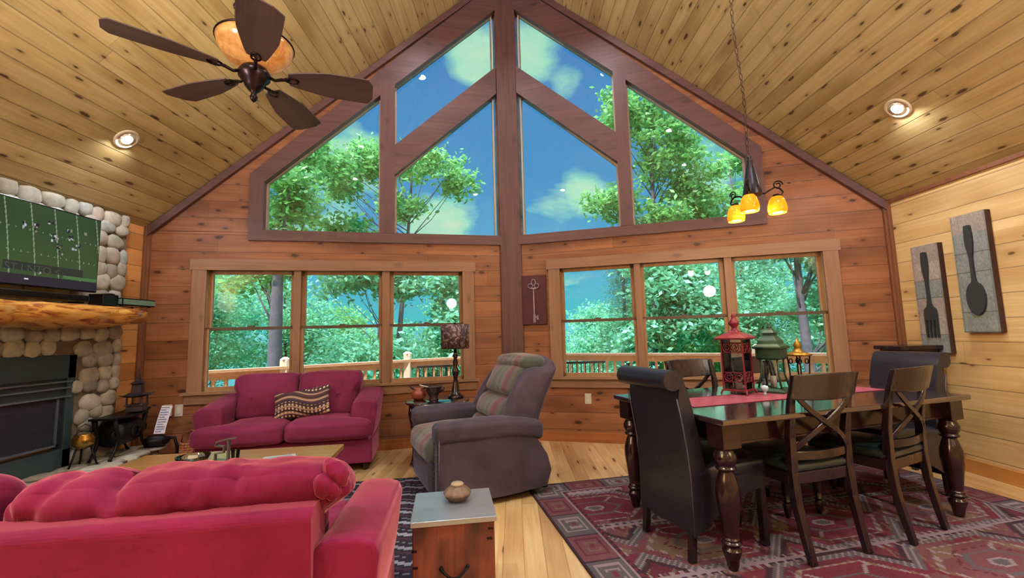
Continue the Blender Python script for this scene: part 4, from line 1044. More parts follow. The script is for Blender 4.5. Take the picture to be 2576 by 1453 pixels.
while z < 2.44:
    hgt = rs.uniform(.10, .15); y = 1.15+rs.uniform(0, .06)
    while y < 4.06:
        wd = rs.uniform(.10, .19); yc = y+wd/2; zc = z+rs.uniform(-.02, .02)
        if yc+wd*.45 > 4.06: wd = (4.055-y); yc = y+wd/2
        inside = 2.36 < yc < 3.66 and zc < 1.20
        if wd > .05 and not inside:
            sy, sz = wd*.54, hgt*.6; v = []
            n1, n2 = 12, 5; rot_ = rs.uniform(-.3, .3); e = rs.uniform(.75, 1.)
            rings = []
            for k in range(n2+1):
                a = k/n2*PI/2; rr = math.cos(a)**.75 if k < n2 else 0.02; d = math.sin(a)**.8*rs.uniform(.038, .046)
                ring = []
                for i in range(n1):
                    t_ = 2*PI*i/n1; cx_, cz_ = math.copysign(abs(math.cos(t_))**e, math.cos(t_))*sy*rr, math.copysign(abs(math.sin(t_))**e, math.sin(t_))*sz*rr
                    nn = 1+.16*mnoise.noise(Vector((math.cos(t_)*1.3+yc*9, math.sin(t_)*1.3, zc*9)))
                    yy, zz_ = cx_*nn, cz_*nn
                    ring.append((FX-.004+d, yc+yy*math.cos(rot_)-zz_*math.sin(rot_), min(2.44, zc+yy*math.sin(rot_)+zz_*math.cos(rot_))))
                rings.append(ring)
            b.loft(rings, True, True)
        y += max(.04, wd*.97)
    z += hgt*.93; row += 1
b.build('stone_facing', M['stone'], fp)
M['fbm'] = plain('firebox_metal_window_sheen', '#42545a', .28, .3, nz=.15, nscale=5); M['fbl'] = plain('firebox_bright_edge', '#7f8c98', .3, .6)  # black metal lightened to teal, the windows' reflection put into its colour
b = B(); b.box(XL, FX+.02, 2.40, 3.645, .96, 1.15); b.box(XL, FX+.02, 2.40, 3.645, .25, .40); b.box(XL, FX+.02, 3.58, 3.645, .25, 1.15); b.box(XL, FX+.02, 2.40, 2.47, .25, 1.15); b.build('firebox_frame', M['fbm'], fp, .004)
b = B(); b.box(XL-.35, XL-.33, 2.40, 3.64, .25, 1.0); b.box(XL-.34, XL, 2.46, 3.6, .38, .40); b.box(XL-.34, XL, 3.58, 3.6, .4, 1.); b.build('firebox_interior', plain('soot_black', '#262a32', .8), fp)
for zz_ in (.935, .885, .815):
    b = B(); b.box(FX-.01, FX+.028, 2.47, 3.62, zz_-.006, zz_+.006); b.build('louver', M['fbl'], fp, .002)
b = B(); b.box(FX-.03, FX-.005, 2.47, 3.585, .82, .96); b.build('louver_panel', M['fbm'], fp)
t = NT('greyed_smoked_glass'); M['fbg'] = t.out(t.n('MixShader', i0=.35, i1=t.n('BsdfTransparent', Color=(.55, .6, .68)).outputs[0], i2=t.n('BsdfPrincipled', Base_Color=lin('#4a5060'), Roughness=.3, Coat_Weight=1.).outputs[0]))  # grey-blue diffuse layer mixed with a tinted see-through one
b = B(); b.box(FX-.002, FX+.002, 2.47, 3.58, .44, .81); b.build('firebox_glass', M['fbg'], fp)
b = B(); b.box(FX, FX+.012, 3.52, 3.535, .44, .8); b.box(FX, FX+.016, 2.47, 3.53, .43, .445); b.build('door_trim', M['fbl'], fp)
b = B()
for k, (y, z, r) in enumerate(((2.75, .47, .05), (3.0, .46, .055), (2.9, .55, .04))): b.tube([(XL-.2, y-.2, z), (XL-.17, y, z+.01), (XL-.2, y+.2, z-.01)], r, 10)
b.build('log_set', plain('charred_log', '#4a3020', .9, nz=.5), fp)
b = B()
for y, h in ((2.78, .12), (2.88, .2), (2.96, .26), (3.03, .17), (3.09, .1)):
    b.lathe([(.015, .5), (.035, .5+h*.3), (.022, .5+h*.65), (.001, .5+h)], (XL-.14, y, 0), 9)
b.build('gas_flame', glow('flame', '#ff9a3a', 2.2), fp)
# raised hearth
b = B(); pl = [(XL+.002, 1.1), (-3.16, 1.1), (-3.18, 3.0), (-3.26, 3.6), (-3.36, 4.0), (-3.44, 4.30), (XL+.002, 4.30)]
b.prism(pl, 2, .0, .245); b.build('hearth_slab', M['mortar'], fp, .02)
b = B(); rs = random.Random(9); 
edge = [(-3.16, 1.6), (-3.17, 2.4), (-3.19, 3.0), (-3.27, 3.55), (-3.37, 3.95), (-3.46, 4.30)]
for i in range(len(edge)-1):
    (x0, y0), (x1, y1) = edge[i], edge[i+1]; L_ = math.hypot(x1-x0, y1-y0); m = max(2, round(L_/.19))
    for k in range(m):
        for zl, hh in ((.055, .1), (.15, .10), (.235, .055)):
            t_ = (k+.5+rs.uniform(-.1, .1))/m; b.ball((x0+(x1-x0)*t_+(.0 if hh > .06 else -.04), y0+(y1-y0)*t_, zl), 1., 12, sx=.055 if hh > .06 else .10, sy=L_/m*.56, sz=hh*.56)
for y in np.arange(1.7, 4.3, .21):
    for x in (-3.6, -3.42):
        b.ball((x+rs.uniform(-.02, .02), y+rs.uniform(-.03, .03), .243), 1, 12, sx=.10, sy=.115, sz=.018)
b.build('hearth_stone', M['stone'], fp)
# log mantel
def logm():
    t = NT('varnished_cedar_log'); sx = t.n('SeparateXYZ', Vector=t.obj())
    g = t.noise(t.xyz(t.math('MULTIPLY', sx.outputs[0], 12.), t.math('MULTIPLY', sx.outputs[1], 2.2), t.math('MULTIPLY', sx.outputs[2], 16.)), 1.3, 5., .62, 1.4)
    c = t.ramp(g, [(.25, lin('#4a1c12')), (.4, lin('#9c5522')), (.5, lin('#cf9440')), (.62, lin('#dca650')), (.8, lin('#a8672e'))])
    return t.bsdf(Base_Color=c, Roughness=.3, Coat_Weight=.7, Normal=t.bump(g, .4, .01))
M['log'] = logm()
b = MB(); rings = []
for k in range(41):
    y = 1.35+2.62*k/40; taper = 1 if k < 38 else 1-.09*(k-37); dx = .07*mnoise.noise(Vector((y*2.2, 0, 0)))+.03*mnoise.noise(Vector((y*6, 5, 0)))
    dz = .03*mnoise.noise(Vector((y*2.5, 9, 0))); ring = []
    for i in range(18):
        a = 2*PI*i/18; cx_, cz_ = math.cos(a), math.sin(a)
        top = cz_ > 0
        rx = .185+dx; rz = (.075 if top else .105+dz)
        nn = 1+.16*mnoise.noise(Vector((cx_*1.5, cz_*1.5, y*4)))+.14*mnoise.noise(Vector((cx_*3, cz_*3, y*11)))+(.22*math.exp(-((y-3.2)/.09)**2) if cz_ < .3 else 0)
        x = -3.49+math.copysign(abs(cx_)**.8, cx_)*rx*nn*taper; z = 1.475+math.copysign(abs(cz_)**(.45 if top else .9), cz_)*rz*(1 if top else nn)*taper
        ring.append((max(x, FX+.03), y, z))
    rings.append(ring)
b.loft(rings, True); o = b.build('log_mantel', M['log']); tag(o, 'varnished live edge log mantel shelf above the firebox', 'mantel')

# television
tv = empty('television', (-3.50, 3.05, 1.965), rad(-90), 'flat screen television showing a football game above the log mantel', 'television')
# local x runs towards -Y, so the picture is laid from its far (right) end; local -y would face the wall, so turn by +90 instead
tv.rotation_euler = (0, 0, rad(90))      # local x -> +Y, local y -> -X, screen faces local -y (= +X, the room)
TW, TH = 1.09, .615
b = MB(); b.box(-TW/2, TW/2, -.02, .03, -TH/2, TH/2); b.box(-.2, .2, .03, .14, -.15, .15); b.build('tv_body', M['screenframe'], tv, .004)
rt = random.Random(12); pls = []
for cx_, cz_, n_, sp in ((.36, .36, 16, .05), (.43, .30, 8, .05), (.55, .42, 12, .05), (.12, .42, 6, .05), (.68, .36, 5, .03), (.30, .49, 4, .03), (.75, .45, 3, .03), (.02, .44, 5, .04), (.22, .1, 3, .015), (.62, .33, 3, .03)):
    for _ in range(n_): pls.append((cx_*TW+.0+rt.uniform(-sp, sp), cz_+rt.uniform(-sp, sp)*.8, rt.uniform(.004, .011), rt.choice(['#e8e8f0', '#2a1c30', '#c8c8d8', '#30203a', '#a89880'])))
pls = [(x*.55+.5, z, r, c) for x, z, r, c in pls]
def tvp(u, v):
    n_ = mnoise.noise(Vector((u*3, v*3, 2)))
    c = [x*(1+.35*n_) for x in lin('#3d5c33')]
    for k in range(-3, 9):
        x0 = .02+k*.165; xl = x0+(.6-v)*.16+.02*math.sin(v*3)
        if abs(u-xl) < .0042: c = lin('#9fae94')
    for vv, s in ((.235, .045), (.40, .045)):
        if abs(v-vv+.03*(u-.5)) < .006 and (u % s) < .010: c = lin('#8a9a7e')
    if v < .07: c = lin('#30303c')
    if .10 < v < .16 and .40 < u < .95: c = [x*.75 for x in lin('#3c4440')]
    if .075 < v < .10 and u > .8: c = lin('#5a8a50')
    for x, z, r, cc in pls:
        if abs(u-x) < r*.8 and abs(v-z) < r: c = lin(cc)
    return tuple(c)
M['tvp'] = attr_mat('tv_picture', .15, .6)
painted('screen', TW-.02, TH-.02, 218, 120, tvp, M['tvp'], tv, (-TW/2+.01, -.0205, -TH/2+.01), (rad(90), 0, 0), .002)
M['letters'] = glow('screen_letters', '#7d8a76', .3)
cu = bpy.data.curves.new('screen_lettering', 'FONT'); cu.body = 'ST I NTO <'; cu.size = .075; cu.extrude = .0008; cu.materials.append(M['letters'])
o = bpy.data.objects.new('lettering_tmp', cu); col.objects.link(o); bpy.context.view_layer.update(); me_ = bpy.data.meshes.new_from_object(o.evaluated_get(bpy.context.evaluated_depsgraph_get())); bpy.data.objects.remove(o); o = bpy.data.objects.new('screen_lettering', me_); col.objects.link(o); o.parent = tv; o.location = (-.13, -.024, -.205); o.rotation_euler = (rad(90), 0, 0)
b = MB(); b.box(-.0, .025, -.026, -.024, -.262, -.252); o = b.build('indicator_light', glow('indicator', '#dcd8e8', .9), tv)
# on the mantel
MT = 1.552
sb = empty('soundbar', (-3.40, 3.0, MT), 0, 'long black soundbar lying on the mantel below the television', 'soundbar')
b = MB(); b.box(-.045, .045, -.42, .42, .008, .062); b.build('soundbar_body', M['screenframe'], sb, .012, 3)
b = MB(); b.box(-.04, .04, -.38, -.33, 0, .008); b.box(-.04, .04, .33, .38, 0, .008); b.build('foot', M['screenframe'], sb)
rb = empty('media_box', (-3.42, 3.60, MT), rad(4), 'small black media box on the mantel beside the television corner', 'media box')
b = MB(); b.box(-.06, .06, -.075, .075, 0, .09); b.build('box_body', M['screenframe'], rb, .006); b = MB(); b.cbox((.03, .01, .094), (.06, .05, .008)); b.build('top_button', M['screenframe'], rb, .002)
vb = empty('video_player', (-3.45, 3.86, MT), rad(-3), 'slim silver green video player at the end of the log mantel', 'video player')
b = MB(); b.box(-.11, .11, -.165, .165, .006, .07); b.build('player_body', M['screenframe'], vb, .004)
b = MB(); b.box(.11, .116, -.15, .16, .016, .06); b.box(-.1, .1, .165, .168, .016, .06); b.box(-.10, .112, -.168, -.165, .016, .06); b.build('front_panel', plain('silver_green_panel', '#7fa08c', .3, .4), vb)
b = MB(); 
for x in (-.08, .08):
    for y in (-.13, .13): b.lathe([(.012, 0), (.012, .006)], (x, y, 0), 10)
b.build('foot', M['screenframe'], vb)

# antique iron stove on the hearth
ws = empty('iron_stove', (-3.50, 3.93, .262), rad(100), 'small antique black cast iron stove with ornate legs standing on the stone hearth', 'stove')
HS = .335
b = MB()
R = []
for k in range(15):
    u = k/14*2-1; hw = .12-.03*u*u; zt = HS-.012+.03*u*u*(1 if u > 0 else .3)
    R.append([(u*.25, -hw, zt), (u*.25, hw, zt), (u*.25, hw, zt+.018), (u*.25, -hw, zt+.018)])
b.loft(R, False); b.build('stove_top', M['blackmetal'], ws, .004)
b = MB(); b.lathe([(.001, -.15), (.105, -.15), (.115, -.1), (.118, .0), (.115, .1), (.105, .15), (.001, .15)], (0.0, 0, .20), 20, axis=0); b.build('fire_drum', M['blackmetal'], ws)
b = MB(); b.torus((0, -.118, .2), .045, .006, 1, 16, 6); b.ball((.03, -.125, .2), .01, 8); b.build('stove_door', M['blackmetal'], ws)
for x in (-.2, .2):
    for y in (-.075, .075):
        s_ = 1 if x > 0 else -1; b = MB(); b.tube([(x, y, HS), (x-.02*s_, y, .25), (x-.055*s_, y, .16), (x-.03*s_, y, .08), (x+.01*s_, y, .02), (x+.03*s_, y, 0)], [.02, .018, .014, .011, .009, .014], 8)
        b.torus((x-.01*s_, y, .2), .028, .006, 1, 12, 6); b.build('leg', M['blackmetal'], ws)
pg = empty('pagoda_lantern', (-3.455, 4.03, .262+HS+.022), rad(20), 'dark metal pagoda lantern with tall spire standing on the iron stove', 'lantern')
M['pewt'] = plain('dark_pewter', '#4a4248', .45, .5, nz=.3)
b = MB(); b.box(-.06, .06, -.06, .06, 0, .05); b.box(-.07, .07, -.07, .07, .05, .06); b.build('base', M['pewt'], pg, .003)
for x in (-1, 1):
    for y in (-1, 1): b = MB(); b.bar((x*.055, y*.055, .06), (x*.055, y*.055, .135), .012); b.build('corner_post', M['pewt'], pg)
b = MB(); R = []
for s_, z_, up in ((.055, .125, 0), (.105, .14, .015), (.085, .145, 0), (.04, .165, 0), (.032, .24, 0), (.045, .245, .004), (.02, .27, 0), (.014, .30, 0), (.002, .385, 0)):
    R.append([(x*s_, y*s_, z_+(up if x*y else 0)) for x, y in ((-1, -1), (0, -1), (1, -1), (1, 0), (1, 1), (0, 1), (-1, 1), (-1, 0))])
b.loft(R, False); b.build('spire_roof', M['pewt'], pg)
bp = empty('brass_kettle', (-3.50, 3.60, .262), 0, 'small brass kettle on a dark tripod at the fireplace end of the hearth', 'kettle')
M['brass'] = plain('worn_brass', '#a8823c', .25, .85, nz=.3)
b = MB(); b.lathe([(.001, .135), (.04, .14), (.07, .17), (.075, .21), (.06, .24), (.062, .25), (.055, .25), (.001, .235)], n=20); b.build('kettle_body', M['brass'], bp)
b = MB(); b.tube([(0, -.06, .245), (0, -.055, .3), (0, 0, .325), (0, .055, .3), (0, .06, .245)], .005, 6); b.build('handle', M['pewt'], bp)
for k in range(3):
    a = k*2.09+.4; b = MB(); b.tube([(.05*math.cos(a), .05*math.sin(a), .145), (.07*math.cos(a), .07*math.sin(a), .07), (.095*math.cos(a), .095*math.sin(a), 0)], .007, 6); b.build('leg', M['blackmetal'], bp)
# typed sheet leaning on the stove, basket, black bellows
sh = empty('typed_sheet', (-3.275, 4.06, .25), rad(6), 'white typed sheet of paper leaning on the far end of the iron stove', 'paper')
b = MB(); b.sweep([(0, .02, 0.15), (.0, .026, .22), (.004, .036, .30), (.01, .05, .395)], .095, .0012, (1, 0, 0)); b.v = [(x+(z-.15)*.12, y, z) for x, y, z in b.v]; b.build('sheet', plain('typing_paper', '#d6d4e4', .8, nz=.05), sh)
b = MB()
for k in range(11):
    zk = .17+k*.021; yk = np.interp(zk, [0.15, .22, .30, .395], [.02, .026, .036, .05]); xo = (zk-.15)*.12
    b.box(-.035+xo, .035+xo-(.02 if k % 3 == 0 else 0), yk-.0035, yk-.0028, zk-.0035, zk+.0035)
b.build('typed_lines', plain('typing_ink', '#77789a', .8), sh)
def basketm():
    t = NT('wicker'); sx = t.n('SeparateXYZ', Vector=t.obj()); a = t.math('SINE', t.math('MULTIPLY', sx.outputs[2], 260.)); q = t.noise(t.obj(), 45., 2.)
    c = t.mix(t.map(q, .35, .65), lin('#8a3a2c'), lin('#a88050')); return t.bsdf(Base_Color=c, Roughness=.7, Normal=t.bump(a, .5, .004))
bk = empty('wicker_basket', (-3.12, 4.27, 0), .3, 'small red and tan wicker basket on the floor between hearth and loveseat', 'basket')
b = MB(); b.lathe([(.001, .01), (.07, 0), (.085, .1), (.09, .22), (.082, .27), (.086, .285), (.076, .285), (.07, .25), (.06, .05), (.001, .03)], n=20); b.build('basket_body', basketm(), bk)
b = MB(); b.tube([(-.08, 0, .27), (-.07, 0, .35), (0, 0, .39), (.07, 0, .35), (.08, 0, .27)], .008, 6); b.build('handle', M['terra'], bk)
bw = empty('fireplace_bellows', (-3.40, 4.20, .262), rad(30), 'black leather bellows with drooping hose lying at the end of the hearth', 'bellows')
b = MB(); b.cushion((0, 0, .05), (.17, .12, .09), .04, 12, (.02, .01, .01), .008); b.build('bellows_body', M['blackmetal'], bw)
b = MB(); b.tube([(.07, 0, .07), (.14, -.0, .06), (.165, -.01, -.02), (.17, -.01, -.14)], .014, 8); b.build('hose', M['blackmetal'], bw)

# ------------------------------------------------------------------ ceiling fan
HZ = 2.80; HX, HY = -1.509, 2.441; HC = roof(abs(HX-Xc))
fn_ = empty('ceiling_fan', (HX, HY, HC), 0, 'five blade dark wood ceiling fan with amber glass uplight bowl on a long rod', 'ceiling fan')
dz = HZ-HC
M['bladed'] = woodm('fan_blade_wood', '#5a4440', '#463430', 0, .4)
b = MB(); b.lathe([(.07, .0), (.075, -.02), (.03, -.10), (.001, -.10)], n=20); b.build('canopy', M['bronze'], fn_)
b = MB(); b.tube([(0, 0, -.02), (0, 0, dz+.42)], .011, 10); b.build('down_rod', M['bronze'], fn_)
b = MB(); b.lathe([(.012, dz+.50), (.03, dz+.47), (.045, dz+.43), (.10, dz+.40), (.115, dz+.37), (.11, dz+.30), (.08, dz+.27), (.03, dz+.25), (.025, dz+.1)], n=24)
for k in range(10):
    a = k*2*PI/10; b.ball((.105*math.cos(a), .105*math.sin(a), dz+.40), .018, 8, sz=1.4)
b.build('motor_housing', M['bronze'], fn_)
M['amber'] = ambermat('amber_bowl_glass', '#b07838', '#dcb070', .2, .2)
b = MB(); b.lathe([(.03, dz+.05), (.09, dz+.062), (.155, dz+.10), (.195, dz+.155), (.208, dz+.20), (.203, dz+.20), (.188, dz+.155), (.15, dz+.107), (.09, dz+.07), (.03, dz+.058)], n=40); b.build('glass_bowl', M['amber'], fn_)
b = MB(); b.torus((0, 0, dz+.20), .207, .006, 2, 40, 8); b.build('bowl_rim', M['bronze'], fn_)
b = MB(); b.lathe([(.03, dz+.07), (.07, dz+.04), (.085, dz+.015), (.085, dz-.015), (.06, dz-.04), (.05, dz-.07), (.03, dz-.095), (.014, dz-.11), (.016, dz-.125), (.022, dz-.135), (.016, dz-.155), (.001, dz-.17)], n=24); b.build('hub', M['bronze'], fn_)
for k, a in enumerate((20, 89, 161, 222, 303)):
    bl = empty('blade', (0, 0, dz), rad(a)); bl.parent = fn_
    b = MB(); b.tube([(.07, 0, .005), (.11, 0, -.012), (.15, 0, .0), (.19, 0, .003)], [.011, .009, .01, .008], 8)
    b.torus((.20, 0, .002), .028, .006, 2, 14, 6, 1.3, .9); b.build('blade_iron', M['bronze'], bl)
    b = MB(); n = 16; outl = []
    for i in range(n+1):
        u = i/n; x = .185+.49*u; w = .046+.05*min(1, u*2.2)**.8+.01*u
        if u > .93: w *= 1-.5*((u-.93)/.07)**2
        outl.append((x, w))
    if True:
        q = -math.sin(rad(12)); R = []
        for x, w in outl: R.append([(x, -w, .004-w*q), (x, w, .004+w*q), (x, w, .012+w*q), (x, -w, .012-w*q)])
        b.loft(R, False)
    b.build('blade_panel', M['bladed'], bl, .002)
la = bpy.data.lights.new('fan_lamp', 'POINT'); la.energy = 70; la.color = (1, .85, .62); la.shadow_soft_size = .06
lo = bpy.data.objects.new('fan_emitter', la); col.objects.link(lo); lo.location = (HX, HY, HZ+.2)

# ------------------------------------------------------------------ chandelier
CX, CY = 1.80, 3.13; CZ = roof(abs(CX-Xc))
cd = empty('chandelier', (CX, CY, CZ), 0, 'dark iron chandelier with three glowing amber glass shades hanging on a chain', 'chandelier')
b = MB(); b.lathe([(.06, 0), (.055, -.03), (.015, -.05), (.001, -.05)], (-.055, 0, .05), 16); b.build('canopy', M['bronze'], cd)
M['chain'] = plain('bronze_chain', '#4a342c', .4, .7)
ztop, zbot = .0, 2.50-CZ; b = MB(); N_ = 34
for k in range(N_):
    t_ = k/(N_-1); z_ = ztop+(zbot-ztop)*t_; x_ = -.055*(1-t_)**1.2+.008*math.sin(t_*11)
    b.torus((x_, 0, z_), .011, .0026, k % 2, 10, 5, 1. if k % 2 else 1., 1.) if False else b.tube([(x_+(.011*math.cos(a) if k % 2 else 0), (0 if k % 2 else .011*math.cos(a)), z_+.026*math.sin(a)) for a in [i*PI/5 for i in range(10)]], .0026, 5, True)
b.build('chain', M['chain'], cd)
b = MB(); o_ = CZ
b.lathe([(.001, 2.50-o_), (.016, 2.49-o_), (.01, 2.475-o_), (.022, 2.46-o_), (.02, 2.45-o_), (.035, 2.38-o_), (.052, 2.28-o_), (.066, 2.20-o_), (.06, 2.19-o_), (.03, 2.185-o_), (.02, 2.16-o_), (.001, 2.15-o_)], n=12)
b.build('cone_body', plain('aged_pewter_iron', '#3a3640', .35, .7, nz=.3), cd)
M['ambs'] = ambermat('amber_shade_glass', '#e08a10', '#f0a820', 1.1, .35)
M['ambin'] = glow('lit_shade_mouth', '#ffd680', 3.)
for sxx, syy in ((1.756, 3.30), (1.715, 3.03), (1.95, 3.09)):
    dx, dy = sxx-CX, syy-CY; L_ = math.hypot(dx, dy); ux, uy = dx/L_, dy/L_; rr = L_
    b = MB(); pts = []
    for r_, z_ in ((.04, 2.21), (.08, 2.20), (.12, 2.225), (rr-.005, 2.24), (rr+.03, 2.225), (rr+.045, 2.20), (rr+.03, 2.175), (rr, 2.18), (rr, 2.16)): pts.append((ux*r_, uy*r_, z_-o_))
    b.tube(pts, .0065, 7)
    c_ = (ux*(rr+.015), uy*(rr+.015), 2.255-o_); sp_ = []
    for k in range(22):
        a = k*.42; q_ = .034*(1-k/30); sp_.append((c_[0]+ux*q_*math.cos(a), c_[1]+uy*q_*math.cos(a), c_[2]+q_*math.sin(a)))
    b.tube(sp_, .005, 6); b.build('scroll_arm', M['bronze'], cd)
    sd = MB(); sd.lathe([(.02, .085), (.035, .082), (.05, .06), (.06, .025), (.064, -.01), (.058, -.04), (.054, -.04), (.058, -.01), (.054, .025), (.044, .055), (.02, .078)], (dx, dy, 2.085-o_), 24); sh_ = sd.build('glass_shade', M['ambs'], cd)
    b = MB(); b.lathe([(.022, .10), (.026, .088), (.022, .08)], (dx, dy, 2.085-o_), 12); b.build('shade_cap', M['bronze'], cd)
    b = MB(); b.ball((dx, dy, 2.075-o_), .03, 12, sz=1.2); b.build('bulb', M['ambin'], cd)
    la = bpy.data.lights.new('shade_lamp', 'POINT'); la.energy = 12; la.color = (1, .8, .5); la.shadow_soft_size = .035
    lo = bpy.data.objects.new('shade_emitter', la); col.objects.link(lo); lo.location = (sxx, syy, 2.03)
# ------------------------------------------------------------------ deck
DZ = -.10
b = MB()
def railY(X): return min(7.83+.615*X, 8.11-.615*X) if X > -9 else 0
k = 0
xx = -6.2
while xx < 6.6:
    y1 = min(7.86+.615*(xx+.07), 8.14-.615*(xx+.07)); y0 = max(Wy(max(min(xx, XR), XL))+.17, 3.2) if XL < xx < XR else 3.2
    if y1 > y0+.05: b.box(xx+.004, xx+.136, y0, y1, DZ-.03, DZ)
    xx += .14
b.build('deck_floor', M['deck'], kind='structure')
apex = ((8.11-7.83)/(2*.615), 7.83+.615*(8.11-7.83)/(2*.615))
def railseg(p, q, name, label, post_at):
    p, q = Vector((p[0], p[1], 0)), Vector((q[0], q[1], 0)); L_ = (q-p).length; d = (q-p)/L_; r = empty(name, p, 0, label, 'railing', 'cedar railings round the deck')
    nrm = Vector((-d.y, d.x, 0))
    def at(s, z): v = d*s; return (v.x, v.y, z)
    b = MB(); b.bar(at(0, .855), at(L_, .855), .135, .035); b.build('cap_rail', M['railw'], r)
    b = MB(); b.bar(at(0, .79), at(L_, .79), .04, .09); b.build('top_rail', M['railw'], r)
    b = MB(); b.bar(at(0, .03), at(L_, .03), .04, .09); b.build('bottom_rail', M['railw'], r)
    n_ = int(L_/.13)
    for i in range(n_):
        s = (i+.5)*L_/n_
        b = MB(); b.bar(at(s, .05), at(s, .78), .034); b.build('baluster', M['railw'], r)
    for s in post_at:
        b = MB(); b.bar(at(s, DZ), at(s, .955), .10); v = at(s, 0); b.lathe([(.072, .955), (.072, .97), (.03, .995), (.001, .998)], (v[0], v[1], 0), 4, smooth=False); b.build('rail_post', M['postw'], r, .004)
def rs_(p, X): return (X-p[0])/abs(apex[0]-p[0])
pl_ = (-5.3, 7.83-.615*5.3); Lr = math.hypot(apex[0]-pl_[0], apex[1]-pl_[1])
railseg(pl_, apex, 'deck_railing', 'cedar deck railing with pale posts outside the windows over the loveseat', [(X-pl_[0])/(apex[0]-pl_[0])*Lr for X in (-4.8, -3.1, -1.66, .2)])
pr_ = (5.6, 8.11-.615*5.6); Lr = math.hypot(apex[0]-pr_[0], apex[1]-pr_[1])
railseg(pr_, apex, 'deck_railing', 'cedar deck railing with pale posts outside the windows over the dining table', [(pr_[0]-X)/(pr_[0]-apex[0])*Lr for X in (4.9, 3.36, 2.0)])
# patio chairs
M['patio'] = plain('dark_patio_metal', '#3c4038', .5, nz=.2); M['mesh'] = plain('grey_sling', '#6a7064', .7)
def patio(loc, rz, label):
    r = empty('patio_chair', loc, rad(rz), label, 'chair', 'patio chairs on the deck')
    b = MB(); b.box(-.24, .24, -.24, .24, .40, .42); b.build('seat', M['mesh'], r)
    b = MB()
    for x in np.linspace(-.24, .24, 9): b.bar((x, -.24, .42), (x, -.30, .90), .012)
    b.bar((-.27, -.305, .91), (.27, -.305, .91), .03); b.bar((-.25, -.27, .68), (.25, -.27, .68), .018); b.build('backrest', M['patio'], r)
    for x in (-.24, .24):
        for y in (-.22, .22): b = MB(); b.bar((x, y, 0), (x, y, .6 if y > 0 else .42), .025); b.build('leg', M['patio'], r)
        b = MB(); b.bar((x, -.26, .61), (x, .25, .61), .04, .02); b.build('armrest', M['patio'], r)
patio((.98, 6.35, DZ), 0, 'dark metal patio chair outside the window nearest the key picture')
patio((-1.12, 6.35, DZ), 10, 'dark metal patio chair outside the window behind the table lamp')

# ------------------------------------------------------------------ ground, hills, trees
M['grass'] = plain('meadow', '#2c6438', .9, nz=.35, nscale=.6); M['hillm'] = plain('wooded_hill', '#205a58', .95, nz=.4, nscale=.12)
n_ = 60; V = []; Fc = []
for i in range(n_+1):
    for j in range(n_+1):
        x = -110+220*i/n_; y = 3+150*(j/n_)**1.5; z = -3.2-.035*(y-3)-6*min(1, max(0, (y-20)/60))+mnoise.noise(Vector((x*.05, y*.05, 0)))*1.4
        V.append((x, y, z))
for i in range(n_):
    for j in range(n_): a = i*(n_+1)+j; Fc.append((a, a+n_+1, a+n_+2, a+1))
b = MB(); b.add(V, Fc, True); b.build('ground', M['grass'], kind='structure')
def hill(nm, y0, h, seed, label, zb=-16, x0=-230, x1=230):
    V = []; Fc = []; A, Bn = 90, 10
    for i in range(A+1):
        x = x0+(x1-x0)*i/A; hh = h+h*.6*mnoise.noise(Vector((x*.012, seed, 0)))+1.6*mnoise.noise(Vector((x*.09, seed, 3)))
        for j in range(Bn+1):
            t_ = j/Bn; V.append((x, y0+50*t_, zb+(hh-zb)*math.sin(t_*PI*.62)/1.0))
    for i in range(A):
        for j in range(Bn): a = i*(Bn+1)+j; Fc.append((a, a+Bn+1, a+Bn+2, a+1))
    b = MB(); b.add(V, Fc, True); o = b.build(nm, M['hillm']); tag(o, label, 'hill')
hill('wooded_hill', 95, 4.5, 1.7, 'near green wooded hillside beyond the deck')
hill('distant_ridge', 170, 4., 4.2, 'farther hazy ridge behind the wooded hillside')
M['leafA'] = leafm('oak_leaf', '#5c8a54', '#7cae60', '#aadc7c'); M['leafB'] = leafm('shade_leaf', '#5aa088', '#78bc98', '#a8e4bc'); M['leafC'] = leafm('conifer_needle', '#2c564c', '#3a6a58', '#548870')
M['bark'] = plain('grey_brown_bark', '#6a5f66', .9, nz=.4, nscale=9, bump=.6); M['barkd'] = plain('dark_bark', '#4a4640', .9, nz=.4, nscale=9, bump=.6)
def leaves(blobs, n, size, rng, flat=1.):
    """n diamond leaves scattered through ellipsoid blobs (cx,cy,cz,rx,ry,rz)"""
    w = np.array([(b[3]*b[4]*b[5])**(2/3) for b in blobs]); w /= w.sum(); idx = rng.choice(len(blobs), n, p=w); Bb = np.array(blobs)[idx]
    d = rng.normal(size=(n, 3)); d *= .76; r = np.ones(n)
    P = Bb[:, :3]+d*Bb[:, 3:]*r[:, None]
    a = rng.normal(size=(n, 3)); a[:, 2] *= .6; a /= np.linalg.norm(a, axis=1)[:, None]; c = rng.normal(size=(n, 3)); c -= a*(a*c).sum(1)[:, None]; c /= np.linalg.norm(c, axis=1)[:, None]
    s = size*rng.uniform(.6, 1.3, n)[:, None]
    V = np.stack([P-a*s, P-a*s*.1+c*s*.5*flat, P+a*s, P-a*s*.1-c*s*.5*flat], 1).reshape(-1, 3)
    return V
def leafobj(V, mat, parent, name='foliage'):
    n = len(V)//4; me = bpy.data.meshes.new(name); me.vertices.add(len(V)); me.vertices.foreach_set('co', V.astype(np.float32).ravel())
    me.loops.add(4*n); me.loops.foreach_set('vertex_index', np.arange(4*n, dtype=np.int32)); me.polygons.add(n)
    me.polygons.foreach_set('loop_start', np.arange(0, 4*n, 4, dtype=np.int32)); me.update(calc_edges=True); me.materials.append(mat)
    o = bpy.data.objects.new(name, me); col.objects.link(o); o.parent = parent; return o
